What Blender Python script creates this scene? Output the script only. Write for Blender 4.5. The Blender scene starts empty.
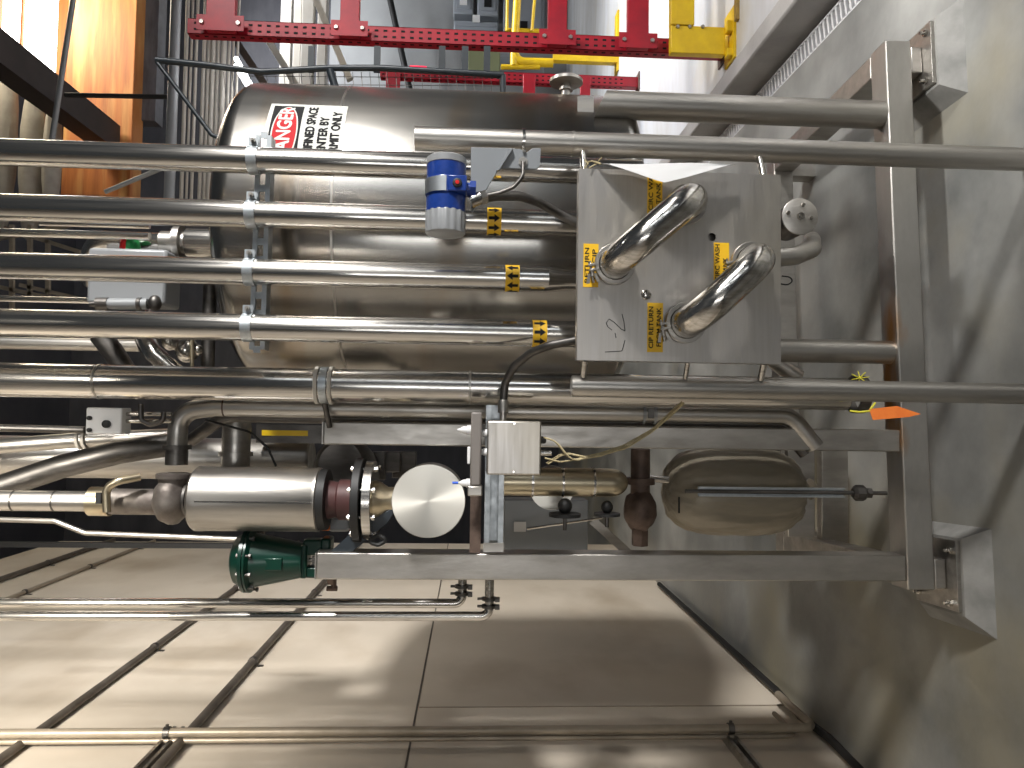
import bpy, bmesh, math, random
from mathutils import Vector, Matrix, noise
random.seed(7)
PI = math.pi
COL = bpy.context.scene.collection
V = Vector
# ---------------------------------------------------------------- camera
F = 740.0
H = 1.45
YAW, PITCH, ROLL = math.radians(2.47), math.radians(3.0), math.radians(-89.0)
RM = Matrix.Rotation(-YAW, 3, 'Z') @ Matrix.Rotation(PI / 2 - PITCH, 3, 'X') @ Matrix.Rotation(ROLL, 3, 'Z')
cam = bpy.data.cameras.new('camera')
cam.sensor_fit = 'HORIZONTAL'; cam.sensor_width = 36.0; cam.lens = F / 1024 * 36
cam.clip_start = 0.05; cam.clip_end = 100
camo = bpy.data.objects.new('camera', cam); COL.objects.link(camo)
camo.matrix_world = Matrix.Translation((0, 0, H)) @ RM.to_4x4()
bpy.context.scene.camera = camo

def ray(px, py):
    return RM @ V(((px - 512) / F, (384 - py) / F, -1))
def P(px, py, Y):            # point of the place at depth Y seen in direction px,py
    d = ray(px, py); t = Y / d.y
    return V((0, 0, H)) + d * t
def PX(px, py, X):           # on the plane x = X
    d = ray(px, py); return V((0, 0, H)) + d * (X / d.x)
def S(w, Y): return w / F * Y

# ---------------------------------------------------------------- materials
def new_mat(name):
    m = bpy.data.materials.new(name); m.use_nodes = True
    nt = m.node_tree; b = nt.nodes['Principled BSDF']
    return m, nt, b
def aniso_(m, amt=.7):
    nt = m.node_tree; b = nt.nodes['Principled BSDF']; t = nt.nodes.new('ShaderNodeTangent'); t.direction_type = 'RADIAL'; t.axis = 'Z'
    nt.links.new(t.outputs[0], b.inputs['Tangent']); b.inputs['Anisotropic'].default_value = amt; return m
def mat(name, col, metal=0.0, rough=0.5, col2=None, ns=4.0, stretch=(1, 1, 1), bump=0.0, bs=None, r2=None, lo=.35, hi=.65, emit=None, es=0, aniso=0, extra=None):
    m, nt, b = new_mat(name)
    N, L = nt.nodes, nt.links
    b.inputs['Base Color'].default_value = (*col, 1)
    b.inputs['Metallic'].default_value = metal
    b.inputs['Roughness'].default_value = rough
    if emit:
        b.inputs['Emission Color'].default_value = (*emit, 1); b.inputs['Emission Strength'].default_value = es
    if col2 or bump or r2:
        tc = N.new('ShaderNodeTexCoord'); mp = N.new('ShaderNodeMapping')
        mp.inputs['Scale'].default_value = stretch
        L.new(tc.outputs['Object'], mp.inputs['Vector'])
        nz = N.new('ShaderNodeTexNoise'); nz.inputs['Scale'].default_value = ns; nz.inputs['Detail'].default_value = 6
        nz.inputs['Roughness'].default_value = .6
        L.new(mp.outputs[0], nz.inputs['Vector'])
        mr = N.new('ShaderNodeMapRange'); mr.inputs['From Min'].default_value = lo; mr.inputs['From Max'].default_value = hi
        L.new(nz.outputs['Fac'], mr.inputs['Value'])
        if col2:
            mx = N.new('ShaderNodeMix'); mx.data_type = 'RGBA'
            mx.inputs['A'].default_value = (*col, 1); mx.inputs['B'].default_value = (*col2, 1)
            L.new(mr.outputs[0], mx.inputs['Factor'])
            out = mx.outputs['Result']
            if extra:
                c3, s3, l3, h3, st3 = extra
                mp3 = N.new('ShaderNodeMapping'); mp3.inputs['Scale'].default_value = st3; mp3.inputs['Location'].default_value = (3.1, 1.7, .4)
                L.new(tc.outputs['Object'], mp3.inputs['Vector'])
                n3 = N.new('ShaderNodeTexNoise'); n3.inputs['Scale'].default_value = s3; n3.inputs['Detail'].default_value = 5
                L.new(mp3.outputs[0], n3.inputs['Vector'])
                r3 = N.new('ShaderNodeMapRange'); r3.inputs['From Min'].default_value = l3; r3.inputs['From Max'].default_value = h3
                L.new(n3.outputs['Fac'], r3.inputs['Value'])
                m3 = N.new('ShaderNodeMix'); m3.data_type = 'RGBA'
                L.new(out, m3.inputs['A']); m3.inputs['B'].default_value = (*c3, 1); L.new(r3.outputs[0], m3.inputs['Factor'])
                out = m3.outputs['Result']
            L.new(out, b.inputs['Base Color'])
        if r2 is not None:
            rr = N.new('ShaderNodeMapRange'); rr.inputs['From Min'].default_value = lo; rr.inputs['From Max'].default_value = hi
            rr.inputs['To Min'].default_value = rough; rr.inputs['To Max'].default_value = r2
            L.new(nz.outputs['Fac'], rr.inputs['Value']); L.new(rr.outputs[0], b.inputs['Roughness'])
        if bump:
            nb = nz
            if bs:
                nb = N.new('ShaderNodeTexNoise'); nb.inputs['Scale'].default_value = bs; nb.inputs['Detail'].default_value = 4
                L.new(mp.outputs[0], nb.inputs['Vector'])
            bm_ = N.new('ShaderNodeBump'); bm_.inputs['Strength'].default_value = bump; bm_.inputs['Distance'].default_value = .01
            L.new(nb.outputs['Fac'], bm_.inputs['Height']); L.new(bm_.outputs[0], b.inputs['Normal'])
    return m

STEEL = mat('polished_steel', (.66, .64, .61), 1, .10, (.40, .38, .345), 3, (34, 34, .5), r2=.26)
STEEL2 = mat('dull_steel', (.50, .48, .45), 1, .30, (.36, .34, .31), 3, (9, 9, .8), r2=.45, bump=.05, bs=40)
aniso_(STEEL, .75)
TANK = mat('tank_steel', (.42, .41, .39), 1, .17, (.31, .295, .27), 2.2, (1.5, 1.5, .35), r2=.27, extra=((.30, .22, .14), 1.6, .56, .80, (.6, .6, 4)))
aniso_(TANK, .55)
BRUSH = mat('brushed_plate', (.58, .555, .53), 1, .36, (.49, .465, .43), 4, (1, 1, 18), r2=.46, lo=.3, hi=.7, extra=((.50, .45, .35), 3, .5, .85, (1, 1, 1)))
FRAME = mat('frame_steel', (.56, .535, .50), 1, .34, (.36, .34, .31), 3, (4, 4, 1.2), r2=.52, bump=.04, bs=30)
RUSTFR = mat('rail_steel', (.48, .465, .44), 1, .40, (.40, .385, .36), 3, (1.5, 4, 4), r2=.52, extra=((.42, .22, .08), 1.9, .60, .72, (1, 3, 3)))
GALV = mat('galvanised', (.52, .55, .57), 1, .38, (.40, .43, .45), 30, r2=.5)
DARKST = mat('dark_steel', (.17, .16, .15), 1, .38, (.09, .085, .08), 6, (3, 3, 1), r2=.5)
CAST = mat('cast_steel', (.24, .215, .19), .75, .5, (.13, .11, .10), 14, bump=.3, r2=.6)
RUSTY = mat('rusty_casting', (.17, .12, .095), .5, .6, (.08, .055, .045), 14, bump=.3)
BRASSY = mat('heat_tinted_steel', (.60, .53, .38), 1, .30, (.42, .36, .26), 3, (6, 6, 1), r2=.38, extra=((.40, .20, .06), 5, .58, .75, (1, 1, .6)))
DISC = mat('spun_disc', (.66, .64, .58), 1, .33, (.58, .56, .50), 3)
WHITEP = mat('white_plastic', (.80, .80, .80), 0, .35)
BLUE = mat('blue_enamel', (.008, .035, .20), 0, .3, (.012, .045, .25), 80, bump=.05)
BLUEP = mat('blue_plastic', (.02, .12, .7), 0, .3)
GREYP = mat('grey_enamel', (.22, .235, .25), 0, .42)
GREYC = mat('grey_cap', (.27, .28, .29), .1, .4)
DGREY = mat('dark_grey_paint', (.022, .030, .038), .1, .4, (.015, .02, .025), 9)
PUTTY = mat('taupe_moulding', (.20, .18, .165), 0, .45)
GREEN = mat('green_enamel', (.003, .038, .024), .1, .28, (.002, .025, .017), 9)
BLACK = mat('black_rubber', (.012, .012, .012), 0, .55)
INK = mat('black_ink', (.008, .008, .009), 0, .9)
YELLOW = mat('label_yellow', (.85, .50, .015), 0, .45)
YPAINT = mat('yellow_paint', (.80, .55, .01), 0, .4, (.66, .42, .01), 8)
RED = mat('red_paint', (.42, .008, .022), 0, .42, (.30, .006, .02), 9)
SIGNW = mat('sign_white', (.60, .60, .57), 0, .6, (.52, .52, .48), 30)
SIGNR = mat('sign_red', (.42, .004, .009), 0, .8)
PAPER = mat('paper', (.58, .58, .58), 0, .7)
ORANGE = mat('orange_tag', (.85, .22, .03), 0, .6, (.75, .16, .02), 20)
REDP = mat('red_plastic', (.6, .02, .02), 0, .3)
GREENP = mat('green_plastic', (.02, .3, .08), 0, .3)
MAROON = mat('maroon_primer', (.085, .03, .028), .1, .55, (.05, .02, .02), 12)
TWINE = mat('twine', (.45, .38, .22), 0, .8, (.33, .27, .15), 60)
TWINEY = mat('yellow_twine', (.65, .60, .05), 0, .8)
BAG = mat('plastic_bag', (.36, .32, .25), .2, .36, (.22, .19, .14), 4, (1, 1, .35), r2=.5, bump=.9, bs=9)
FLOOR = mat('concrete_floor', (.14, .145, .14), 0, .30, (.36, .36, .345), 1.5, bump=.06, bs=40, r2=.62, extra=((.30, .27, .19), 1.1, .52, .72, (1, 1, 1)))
PLINTH = mat('concrete_plinth', (.17, .17, .16), 0, .6, (.29, .285, .27), 7, bump=.12)
FLOORW = mat('white_floor', (.60, .62, .66), 0, .35, (.50, .50, .50), 1.3, (1, 3, 1), r2=.5, bump=.05, extra=((.52, .47, .36), 1.2, .56, .78, (1, 1, 1)))
CURB = mat('curb_concrete', (.40, .39, .38), 0, .6, (.30, .29, .285), 3, bump=.15, bs=60)
WALLB = mat('beige_wall', (.62, .55, .46), 0, .55, (.54, .475, .39), 1.2, bump=.03, bs=20, extra=((.33, .26, .18), .75, .54, .80, (1, 1, 1.6)))
CONDUIT = mat('brown_conduit', (.14, .12, .10), .3, .5, (.09, .075, .06), 9)
PALEPIPE = mat('dusty_pipe', (.40, .34, .27), .4, .45, (.33, .28, .21), 8)
DARKW = mat('dark_siding', (.075, .075, .085), 0, .6, (.05, .05, .06), 1.5, (1, 1, 3))
GREYW = mat('grey_block', (.30, .31, .31), 0, .6, (.25, .255, .26), 1.2, bump=.05)
CABG = mat('cabinet_grey', (.32, .35, .39), 0, .5)
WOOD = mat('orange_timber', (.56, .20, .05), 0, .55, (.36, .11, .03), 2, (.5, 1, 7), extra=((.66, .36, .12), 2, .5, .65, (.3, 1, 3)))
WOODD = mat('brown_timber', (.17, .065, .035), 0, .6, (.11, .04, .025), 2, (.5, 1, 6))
BEAMD = mat('dark_beam', (.045, .032, .03), 0, .6, (.03, .022, .02), 4)
BATT = mat('insulation_batt', (.42, .39, .34), 0, .8, (.34, .31, .27), 9, bump=.2)
CREAM = mat('cream_girt', (.62, .59, .53), 0, .5, (.54, .50, .44), 4)
SKYP = mat('skylight_panel', (.9, .9, .9), 0, .5, emit=(.97, .98, 1), es=6)
LAMP = mat('lamp_tube', (.9, .9, .9), 0, .5, emit=(.95, .97, 1), es=9)
REDLED = mat('red_beacon', (.8, .02, .05), 0, .4, emit=(1, .02, .08), es=1.6)
GRATE = mat('grate_steel', (.82, .82, .84), .2, .35)
PIT = mat('drain_pit', (.03, .03, .03), 0, .8)

# ---------------------------------------------------------------- mesh builder
def basis(d):
    d = d.normalized()
    a = V((0, 0, 1)) if abs(d.z) < .9 else V((1, 0, 0))
    u = d.cross(a).normalized(); v = d.cross(u).normalized()
    return d, u, v
class MB:
    def __init__(s): s.v = []; s.f = []
    def add(s, vs, fs):
        n = len(s.v); s.v += [V(x) for x in vs]; s.f += [tuple(i + n for i in f) for f in fs]; return s
    def box(s, c, size, rz=0, R=None):
        c = V(c); hx, hy, hz = size[0] / 2, size[1] / 2, size[2] / 2
        R = R or Matrix.Rotation(rz, 3, 'Z')
        vs = [c + R @ V((x, y, z)) for x in (-hx, hx) for y in (-hy, hy) for z in (-hz, hz)]
        return s.add(vs, [(0, 1, 3, 2), (4, 6, 7, 5), (0, 4, 5, 1), (2, 3, 7, 6), (0, 2, 6, 4), (1, 5, 7, 3)])
    def mm(s, a, b):
        a = V(a); b = V(b); return s.box((a + b) / 2, [abs(b[i] - a[i]) for i in range(3)])
    def bar(s, a, b, w, h, up=V((0, 0, 1))):   # rectangular bar a->b
        a = V(a); b = V(b); d = (b - a); L = d.length; d.normalize()
        if abs(d.dot(up)) > .95: up = V((0, 1, 0))
        u = d.cross(up).normalized(); n = u.cross(d)
        R = Matrix((d, u, n)).transposed()
        return s.box((a + b) / 2, (L, w, h), R=R)
    def lathe(s, o, axis, prof, n=32, cap=True):  # prof [(t, r)]
        d, u, v = basis(V(axis)); o = V(o); vs = []; fs = []
        for t, r in prof:
            for k in range(n):
                a = 2 * PI * k / n; vs.append(o + d * t + (u * math.cos(a) + v * math.sin(a)) * r)
        for i in range(len(prof) - 1):
            for k in range(n):
                k2 = (k + 1) % n; fs.append((i * n + k, i * n + k2, (i + 1) * n + k2, (i + 1) * n + k))
        if cap:
            fs.append(tuple(range(n - 1, -1, -1))); m = (len(prof) - 1) * n; fs.append(tuple(m + k for k in range(n)))
        return s.add(vs, fs)
    def cyl(s, a, b, r, n=24, r2=None):
        a = V(a); b = V(b); L = (b - a).length
        return s.lathe(a, b - a, [(0, r), (L, r if r2 is None else r2)], n)
    def tube(s, pts, r, n=16, fil=0, seg=8, cap=True):
        pts = [V(p) for p in pts]
        path = []; rr = []
        if fil:
            path.append(pts[0])
            for i in range(1, len(pts) - 1):
                p0, p1, p2 = pts[i - 1], pts[i], pts[i + 1]
                a = (p0 - p1); b = (p2 - p1)
                ang = a.angle(b)
                if ang > PI - .02: path.append(p1); continue
                t = min(fil / math.tan(ang / 2), a.length * .49 if i > 1 else a.length * .98, b.length * .49 if i < len(pts) - 2 else b.length * .98)
                R = t * math.tan(ang / 2)
                A = p1 + a.normalized() * t
                bis = (a.normalized() + b.normalized()).normalized(); C = p1 + bis * (R / math.sin(ang / 2))
                ca = (A - C); ax = ca.cross(p1 + b.normalized() * t - C).normalized(); tot = PI - ang
                for k in range(seg + 1): path.append(C + Matrix.Rotation(tot * k / seg, 3, ax) @ ca)
            path.append(pts[-1])
        else: path = pts
        cl = [path[0]]
        for p in path[1:]:
            if (p - cl[-1]).length > 1e-5: cl.append(p)
        path = cl
        d, u, v = basis(path[1] - path[0]); vs = []; fs = []; m = len(path)
        for i, p in enumerate(path):
            t = (path[min(i + 1, m - 1)] - path[max(i - 1, 0)]).normalized()
            u = (u - t * u.dot(t)).normalized(); w = t.cross(u)
            R = r(i / (m - 1)) if callable(r) else r
            for k in range(n):
                a = 2 * PI * k / n; vs.append(p + (u * math.cos(a) + w * math.sin(a)) * R)
        for i in range(m - 1):
            for k in range(n):
                k2 = (k + 1) % n; fs.append((i * n + k, i * n + k2, (i + 1) * n + k2, (i + 1) * n + k))
        if cap: fs.append(tuple(range(n - 1, -1, -1))); fs.append(tuple((m - 1) * n + k for k in range(n)))
        return s.add(vs, fs)
    def pipe(s, a, b, r, wall=.003, n=32):      # hollow pipe
        a = V(a); b = V(b); L = (b - a).length
        d, u, v = basis(b - a); vs = []; fs = []
        prof = [(0, r - wall), (0, r), (L, r), (L, r - wall)]
        for t, R in prof:
            for k in range(n):
                an = 2 * PI * k / n; vs.append(a + d * t + (u * math.cos(an) + v * math.sin(an)) * R)
        for i in range(4):
            j = (i + 1) % 4
            for k in range(n):
                k2 = (k + 1) % n; fs.append((i * n + k, i * n + k2, j * n + k2, j * n + k))
        return s.add(vs, fs)
    def ring(s, c, axis, R, w, h, n=32, a0=0, a1=2 * PI):   # band around axis
        d, u, v = basis(V(axis)); c = V(c); full = abs(a1 - a0 - 2 * PI) < 1e-4
        m = n if full else n + 1; vs = []; fs = []
        for k in range(m):
            a = a0 + (a1 - a0) * k / n; e = u * math.cos(a) + v * math.sin(a)
            for (rr, t) in ((R, -h / 2), (R + w, -h / 2), (R + w, h / 2), (R, h / 2)): vs.append(c + e * rr + d * t)
        for k in range(n):
            k2 = (k + 1) % m
            for q in range(4):
                q2 = (q + 1) % 4; fs.append((k * 4 + q, k * 4 + q2, k2 * 4 + q2, k2 * 4 + q))
        if not full: fs.append((3, 2, 1, 0)); fs.append(tuple((m - 1) * 4 + q for q in range(4)))
        return s.add(vs, fs)
    def prism(s, poly, d):                       # planar polygon of 3D points extruded by vector d
        n = len(poly); d = V(d); vs = [V(p) for p in poly] + [V(p) + d for p in poly]
        fs = [tuple(range(n - 1, -1, -1)), tuple(range(n, 2 * n))] + [(k, (k + 1) % n, n + (k + 1) % n, n + k) for k in range(n)]
        return s.add(vs, fs)
    def blob(s, c, rad, nu=24, nv=16, fn=None):
        vs = []; fs = []; c = V(c)
        for j in range(1, nv):
            th = PI * j / nv
            for i in range(nu):
                ph = 2 * PI * i / nu; e = V((math.sin(th) * math.cos(ph), math.sin(th) * math.sin(ph), math.cos(th)))
                k = fn(e) if fn else 1
                vs.append(c + V((e.x * rad[0], e.y * rad[1], e.z * rad[2])) * k)
        vs.append(c + V((0, 0, rad[2]))); vs.append(c - V((0, 0, rad[2]))); T = len(vs) - 2
        for j in range(nv - 2):
            for i in range(nu):
                i2 = (i + 1) % nu; fs.append((j * nu + i, (j + 1) * nu + i, (j + 1) * nu + i2, j * nu + i2))
        for i in range(nu):
            i2 = (i + 1) % nu; fs.append((T, i, i2)); fs.append((T + 1, (nv - 2) * nu + i2, (nv - 2) * nu + i))
        return s.add(vs, fs)
    def build(s, name, m, parent=None, bevel=0, label=None, cat=None, group=None, kind=None, flat=False):
        o0 = V(parent['_o']) if parent is not None else None
        if parent is None:
            xs = [v.x for v in s.v]; ys = [v.y for v in s.v]; zs = [v.z for v in s.v]
            o0 = V(((min(xs) + max(xs)) / 2, (min(ys) + max(ys)) / 2, min(zs)))
        me = bpy.data.meshes.new(name); me.from_pydata([v - o0 for v in s.v], [], s.f)
        b = bmesh.new(); b.from_mesh(me); bmesh.ops.recalc_face_normals(b, faces=b.faces); b.to_mesh(me); b.free()
        me.materials.append(m)
        if not flat:
            me.polygons.foreach_set('use_smooth', [True] * len(me.polygons)); me.set_sharp_from_angle(angle=math.radians(38))
        me.update()
        o = bpy.data.objects.new(name, me); COL.objects.link(o); o['_o'] = list(o0)
        if parent is None: o.location = o0
        else: o.parent = parent
        if bevel:
            md = o.modifiers.new('bevel', 'BEVEL'); md.width = bevel; md.segments = 2; md.limit_method = 'ANGLE'; md.angle_limit = math.radians(50)
        tag(o, label, cat, group, kind)
        return o
def tag(o, label=None, cat=None, group=None, kind=None):
    if label: o['label'] = label
    if cat: o['category'] = cat
    if group: o['group'] = group
    if kind: o['kind'] = kind
    return o
def thing(name, loc, label, cat, group=None):
    o = bpy.data.objects.new(name, None); COL.objects.link(o); o.location = loc; o['_o'] = list(loc)
    o.empty_display_size = .05
    return tag(o, label, cat, group)
def merge(o, mb, m):
    me = o.data; k = len(me.materials); me.materials.append(m)
    o0 = V(o['_o']) if o.parent is None else V(o.parent['_o'])
    b = bmesh.new(); b.from_mesh(me); vv = [b.verts.new(v - o0) for v in mb.v]
    for f in mb.f: b.faces.new([vv[i] for i in f]).material_index = k
    b.to_mesh(me); b.free()
def struct(mb, name, m, bevel=0): return mb.build(name, m, kind='structure', bevel=bevel)

def text2d(s, size):
    c = bpy.data.curves.new('t', 'FONT'); c.body = s; c.size = size; c.align_x = 'CENTER'; c.align_y = 'CENTER'; c.resolution_u = 3
    o = bpy.data.objects.new('t', c); COL.objects.link(o)
    dg = bpy.context.evaluated_depsgraph_get(); me = o.evaluated_get(dg).to_mesh()
    vs = [(v.co.x, v.co.y) for v in me.vertices]; fs = [tuple(p.vertices) for p in me.polygons]
    o.evaluated_get(dg).to_mesh_clear(); bpy.data.objects.remove(o); bpy.data.curves.remove(c)
    return vs, fs
def add_text(mb, s, size, fn, width=None, bold=0):
    vs, fs = text2d(s, size)
    w = max(v[0] for v in vs) - min(v[0] for v in vs); k = (width / w) if width else 1
    offs = [(0, 0)] + ([(bold, 0), (-bold, 0), (0, bold), (0, -bold)] if bold else [])
    for i, (ox, oy) in enumerate(offs):
        mb.add([fn(x * k + ox, y + oy, i * .00004) for x, y in vs], fs)
EX, EY, EZ = V((1, 0, 0)), V((0, 1, 0)), V((0, 0, 1))

# ================================================================ SETTING
WX = -1.27; BY = 12.4
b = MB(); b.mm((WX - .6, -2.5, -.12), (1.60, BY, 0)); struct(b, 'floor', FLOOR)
b = MB(); b.mm((1.84, -2.5, -.12), (9, BY, 0)); struct(b, 'floor', FLOORW)
b = MB(); b.mm((1.60, -2.5, -.22), (1.84, BY, -.12)); struct(b, 'trim_1', PIT)
b = MB(); b.mm((1.735, -2.5, -.12), (1.84, BY, .147)); struct(b, 'trim_2', CURB, bevel=.012)
b = MB(); b.mm((WX - .12, -2.5, 0), (WX, 7.4, 5.4)); struct(b, 'wall_left', WALLB)
b = MB(); b.mm((-7, BY, 0), (9, BY + .2, 8)); struct(b, 'wall_back', DARKW)
b = MB(); b.mm((-7, 7.4, 0), (-6.8, BY, 8)); struct(b, 'wall_left', DARKW)
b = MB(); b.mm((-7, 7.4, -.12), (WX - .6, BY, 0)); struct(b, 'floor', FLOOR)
b = MB(); b.mm((-7, 6.0, 8), (9, BY, 8.15)); struct(b, 'ceiling', DARKW)
# grating in the trench
g = MB()
g.mm((1.602, .6, -.03), (1.610, 9, -.002)); g.mm((1.690, .6, -.03), (1.698, 9, -.002))
y = .6
while y < 9:
    g.bar((1.607, y, -.008), (1.694, y + .018, -.008), .013, .012); y += .036
g.mm((1.649, .6, -.026), (1.653, 9, -.014))
g.build('trench_grate', GRATE, label='long narrow steel grate over the floor trench beside the concrete curb', cat='drain grate')

# wall seams (joint strips) on the left wall
def on_wall(px, py, off=0): return PX(px, py, WX + off)
zs = on_wall(428, 650).z
b = MB(); b.mm((WX, .4, zs - .004), (WX + .003, 7.4, zs + .004)); struct(b, 'trim_3', CONDUIT)
a = on_wall(700, 706)
b = MB(); b.mm((WX, a.y - .004, 0), (WX + .0025, a.y + .004, zs - .01)); struct(b, 'trim_4', PALEPIPE)

# back of hall: grey block wall behind the cabinets
q0 = P(560, 60, 11.9); 
b = MB(); b.mm((4.0, 11.95, 0), (8.9, BY, P(330, 40, 11.95).z)); struct(b, 'wall_right', GREYW)

# ================================================================ LEFT WALL RUNS
def wall_run(px0, py0, px1, py1, r, m, name, label, cat, off=None, y0=None, y1=None, fit=None):
    off = r + .004 if off is None else off
    A = on_wall(px0, py0, off); B = on_wall(px1, py1, off); z = (A.z + B.z) / 2
    A = V((WX + off, y0 if y0 is not None else A.y, z)); B = V((WX + off, y1 if y1 is not None else B.y, z))
    t = thing(name, A, label, cat)
    b = MB(); b.cyl(A, B, r, 16); b.build('conduit_tube', m, t)
    n = 4
    for i in range(n):
        c = A.lerp(B, (i + .6) / n)
        k = MB(); k.ring(c, B - A, r + .0005, .004, .02, 16); k.box((WX + .002, c.y, z - r - .018), (.004, .02, .03)); k.build('strap', DARKST, t)
    return t
wall_run(70, 700, 240, 590, .017, CONDUIT, 'wall_conduit', 'upper brown conduit running back along the beige wall, above the other long one', 'conduit', y0=1.9, y1=7.3)
wall_run(160, 758, 320, 590, .019, CONDUIT, 'wall_conduit', 'lower brown conduit running back along the beige wall and crossing the strut bracket', 'conduit', y0=1.5, y1=7.3)
wall_run(30, 570, 140, 530, .02, CONDUIT, 'wall_conduit', 'highest dark conduit receding along the far end of the beige wall', 'conduit', y0=4.2, y1=7.35)
wall_run(30, 592, 150, 541, .014, PALEPIPE, 'wall_conduit', 'thin dusty conduit just under the highest dark conduit on the beige wall', 'conduit', y0=3.9, y1=7.35)

# vertical dusty pipe on the left wall with an elbow back into the wall, and a companion
def wall_riser(py, pxe, r, off, name, label, ret):
    A = on_wall(-330, py, off); B = on_wall(pxe, py, off)
    yy = on_wall(400, py, off).y
    zb = B.z; b = MB()
    b.tube([V((WX + off, yy, A.z)), V((WX + off, yy, zb)), V((WX + off, yy + ret, zb))], r, 16, fil=.05)
    return b.build(name, PALEPIPE, label=label, cat='pipe')
wall_riser(731, 818, .017, .06, 'wall_pipe', 'thicker dusty pipe standing against the beige wall with its elbow near the floor', .35)
wall_riser(739, 800, .010, .03, 'wall_pipe', 'thin dusty pipe tucked close behind the thicker dusty pipe on the beige wall', .22)
def wall_strut(px, py, L, label, grp=None):
    c = on_wall(px, py, .02); t = thing('strut_bracket', c, label, 'bracket')
    b = MB(); y0, y1 = c.y - L * .75, c.y + L * .25
    b.mm((WX, y0, c.z - .02), (WX + .003, y1, c.z + .02)); b.mm((WX, y0, c.z - .022), (WX + .036, y1, c.z - .019)); b.mm((WX, y0, c.z + .019), (WX + .036, y1, c.z + .022))
    b.mm((WX + .033, y0, c.z - .02), (WX + .036, y1, c.z - .01)); b.mm((WX + .033, y0, c.z + .01), (WX + .036, y1, c.z + .02))
    b.build('channel', STEEL2, t)
    k = MB(); k.ring((WX + .06, on_wall(400, 731, .06).y, c.z), EZ, .018, .004, .022, 20); k.cyl((WX + .09, on_wall(400, 731, .06).y, c.z), (WX + .036, on_wall(400, 731, .06).y, c.z), .006, 10)
    k.build('pipe_clamp', DARKST, t)
wall_strut(733, 742, .42, 'short strut channel low on the beige wall near the pipe elbow')
wall_strut(168, 742, .42, 'strut channel high on the beige wall where the conduit meets the dusty pipe')
# black hose falling along the wall foot
pts = [on_wall(868, 778, .03), on_wall(836, 738, .03), on_wall(800, 716, .03), on_wall(778, 690, .03), on_wall(752, 655, .03), on_wall(718, 628, .03), on_wall(668, 584, .03)]
for p in pts: p.z = max(p.z, .035)
b = MB(); b.tube(pts, .016, 12); b.build('black_hose', BLACK, label='black hose sagging along the foot of the beige wall', cat='hose')

# two slim polished tubes in front of the left wall with clamped valve ends
def slim(pyA, pxe, Y, r, label, zup):
    A = P(-420, pyA, Y); B = P(pxe, pyA, Y); X = P(250, pyA, Y).x
    t = thing('slim_tube', V((X, Y, B.z)), label, 'pipe')
    b = MB(); b.tube([V((X, Y, A.z)), V((X, Y, B.z)), V((X + zup, Y, B.z)),], r, 20, fil=.025); b.build('tube_run', STEEL, t)
    for k, dx in enumerate((.030, .052)):
        c = MB(); c.ring(V((X + dx, Y, B.z)), EX, r, .009, .008, 20)
        c.box(V((X + dx, Y - .01, B.z - r - .010)), (.012, .02, .014)); c.cyl(V((X + dx, Y, B.z + r)), V((X + dx, Y, B.z + r + .022)), .004, 10); c.build('tri_clamp', DARKST, t)
    return t
slim(603, 462, 2.30, S(4.5, 2.3), 'inner of the two slim steel tubes beside the green actuator, ending sooner', .09)
slim(616, 489, 2.25, S(4.5, 2.25), 'outer of the two slim steel tubes beside the green actuator, reaching lower', .12)
# dark vertical rail in front of the wall further back
X = P(120, 545, 4.5).x; b = MB(); b.mm((X - .014, 4.48, P(235, 545, 4.5).z), (X + .014, 4.52, P(-200, 545, 4.5).z))
b.build('dark_rail', BLACK, label='thin black upright rail left of the insulated silver cylinder', cat='rail')
b = MB(); b.tube([P(-20, 519, 3.2), P(55, 521, 3.2), P(85, 533, 3.2), P(260, 540, 3.2)], .011, 12, fil=.05)
b.build('bent_tube', STEEL2, label='thin bent grey tube passing behind the insulated silver cylinder', cat='pipe')

# ================================================================ TANK
TC = P(400, 241, 2.62); TX, TY, TR = TC.x, TC.y, .505
zt = P(196, 250, TY - TR).z; zb_ = P(640, 110, 2.4).z
tank = thing('process_tank', V((TX, TY, zb_)), 'large upright brushed stainless steel tank behind the pipes, bearing a red danger sign', 'tank')
prof = [(0, .12), (.02, .30), (.035, .44)]
for k in range(7):
    a = k / 6 * PI / 2; prof.append((.035 + .05 * (1 - math.cos(a)), TR - .05 + .05 * math.sin(a)))
Lz = zt - zb_
prof += [(Lz - .08, TR)]
for k in range(1, 10):
    a = k / 9 * PI / 2; prof.append((Lz - .075 + .075 * math.sin(a), TR - .12 * (1 - math.cos(a))))
prof += [(Lz + .035, .25), (Lz + .05, .06)]
b = MB(); b.lathe(V((TX, TY, zb_)), EZ, prof, 128); b.build('shell', TANK, tank)
for pxx in (232, 330, 628):
    c = MB(); z = P(pxx, 250, TY - TR).z
    if z > zb_ + .1 and z < zt - .10: c.ring(V((TX, TY, z)), EZ, TR - .001, .0025, .006, 96); c.build('weld_seam', STEEL2, tank)
# legs of tank standing on skid rail
def leg(pyc, px0, px1, Y, r, sad):
    A = P(px1, pyc, Y); X = P((px0 + px1) / 2, pyc, Y).x; z1 = P(px0, pyc, Y).z; b = MB()
    d, n = EZ, 32; vs = []; fs = []
    for k in range(n):
        a = 2 * PI * k / n; x = math.cos(a) * r; y_ = math.sin(a) * r
        vs.append(V((X + x, Y + y_, RZ)));
    for k in range(n):
        a = 2 * PI * k / n; x = math.cos(a) * r; y_ = math.sin(a) * r
        vs.append(V((X + x, Y + y_, z1 + sad * y_ - .45 * x)))
    fs = [(k, (k + 1) % n, n + (k + 1) % n, n + k) for k in range(n)] + [tuple(range(n - 1, -1, -1)), tuple(range(n, 2 * n))]
    b.add(vs, fs); b.build('leg', STEEL2, tank)
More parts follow.
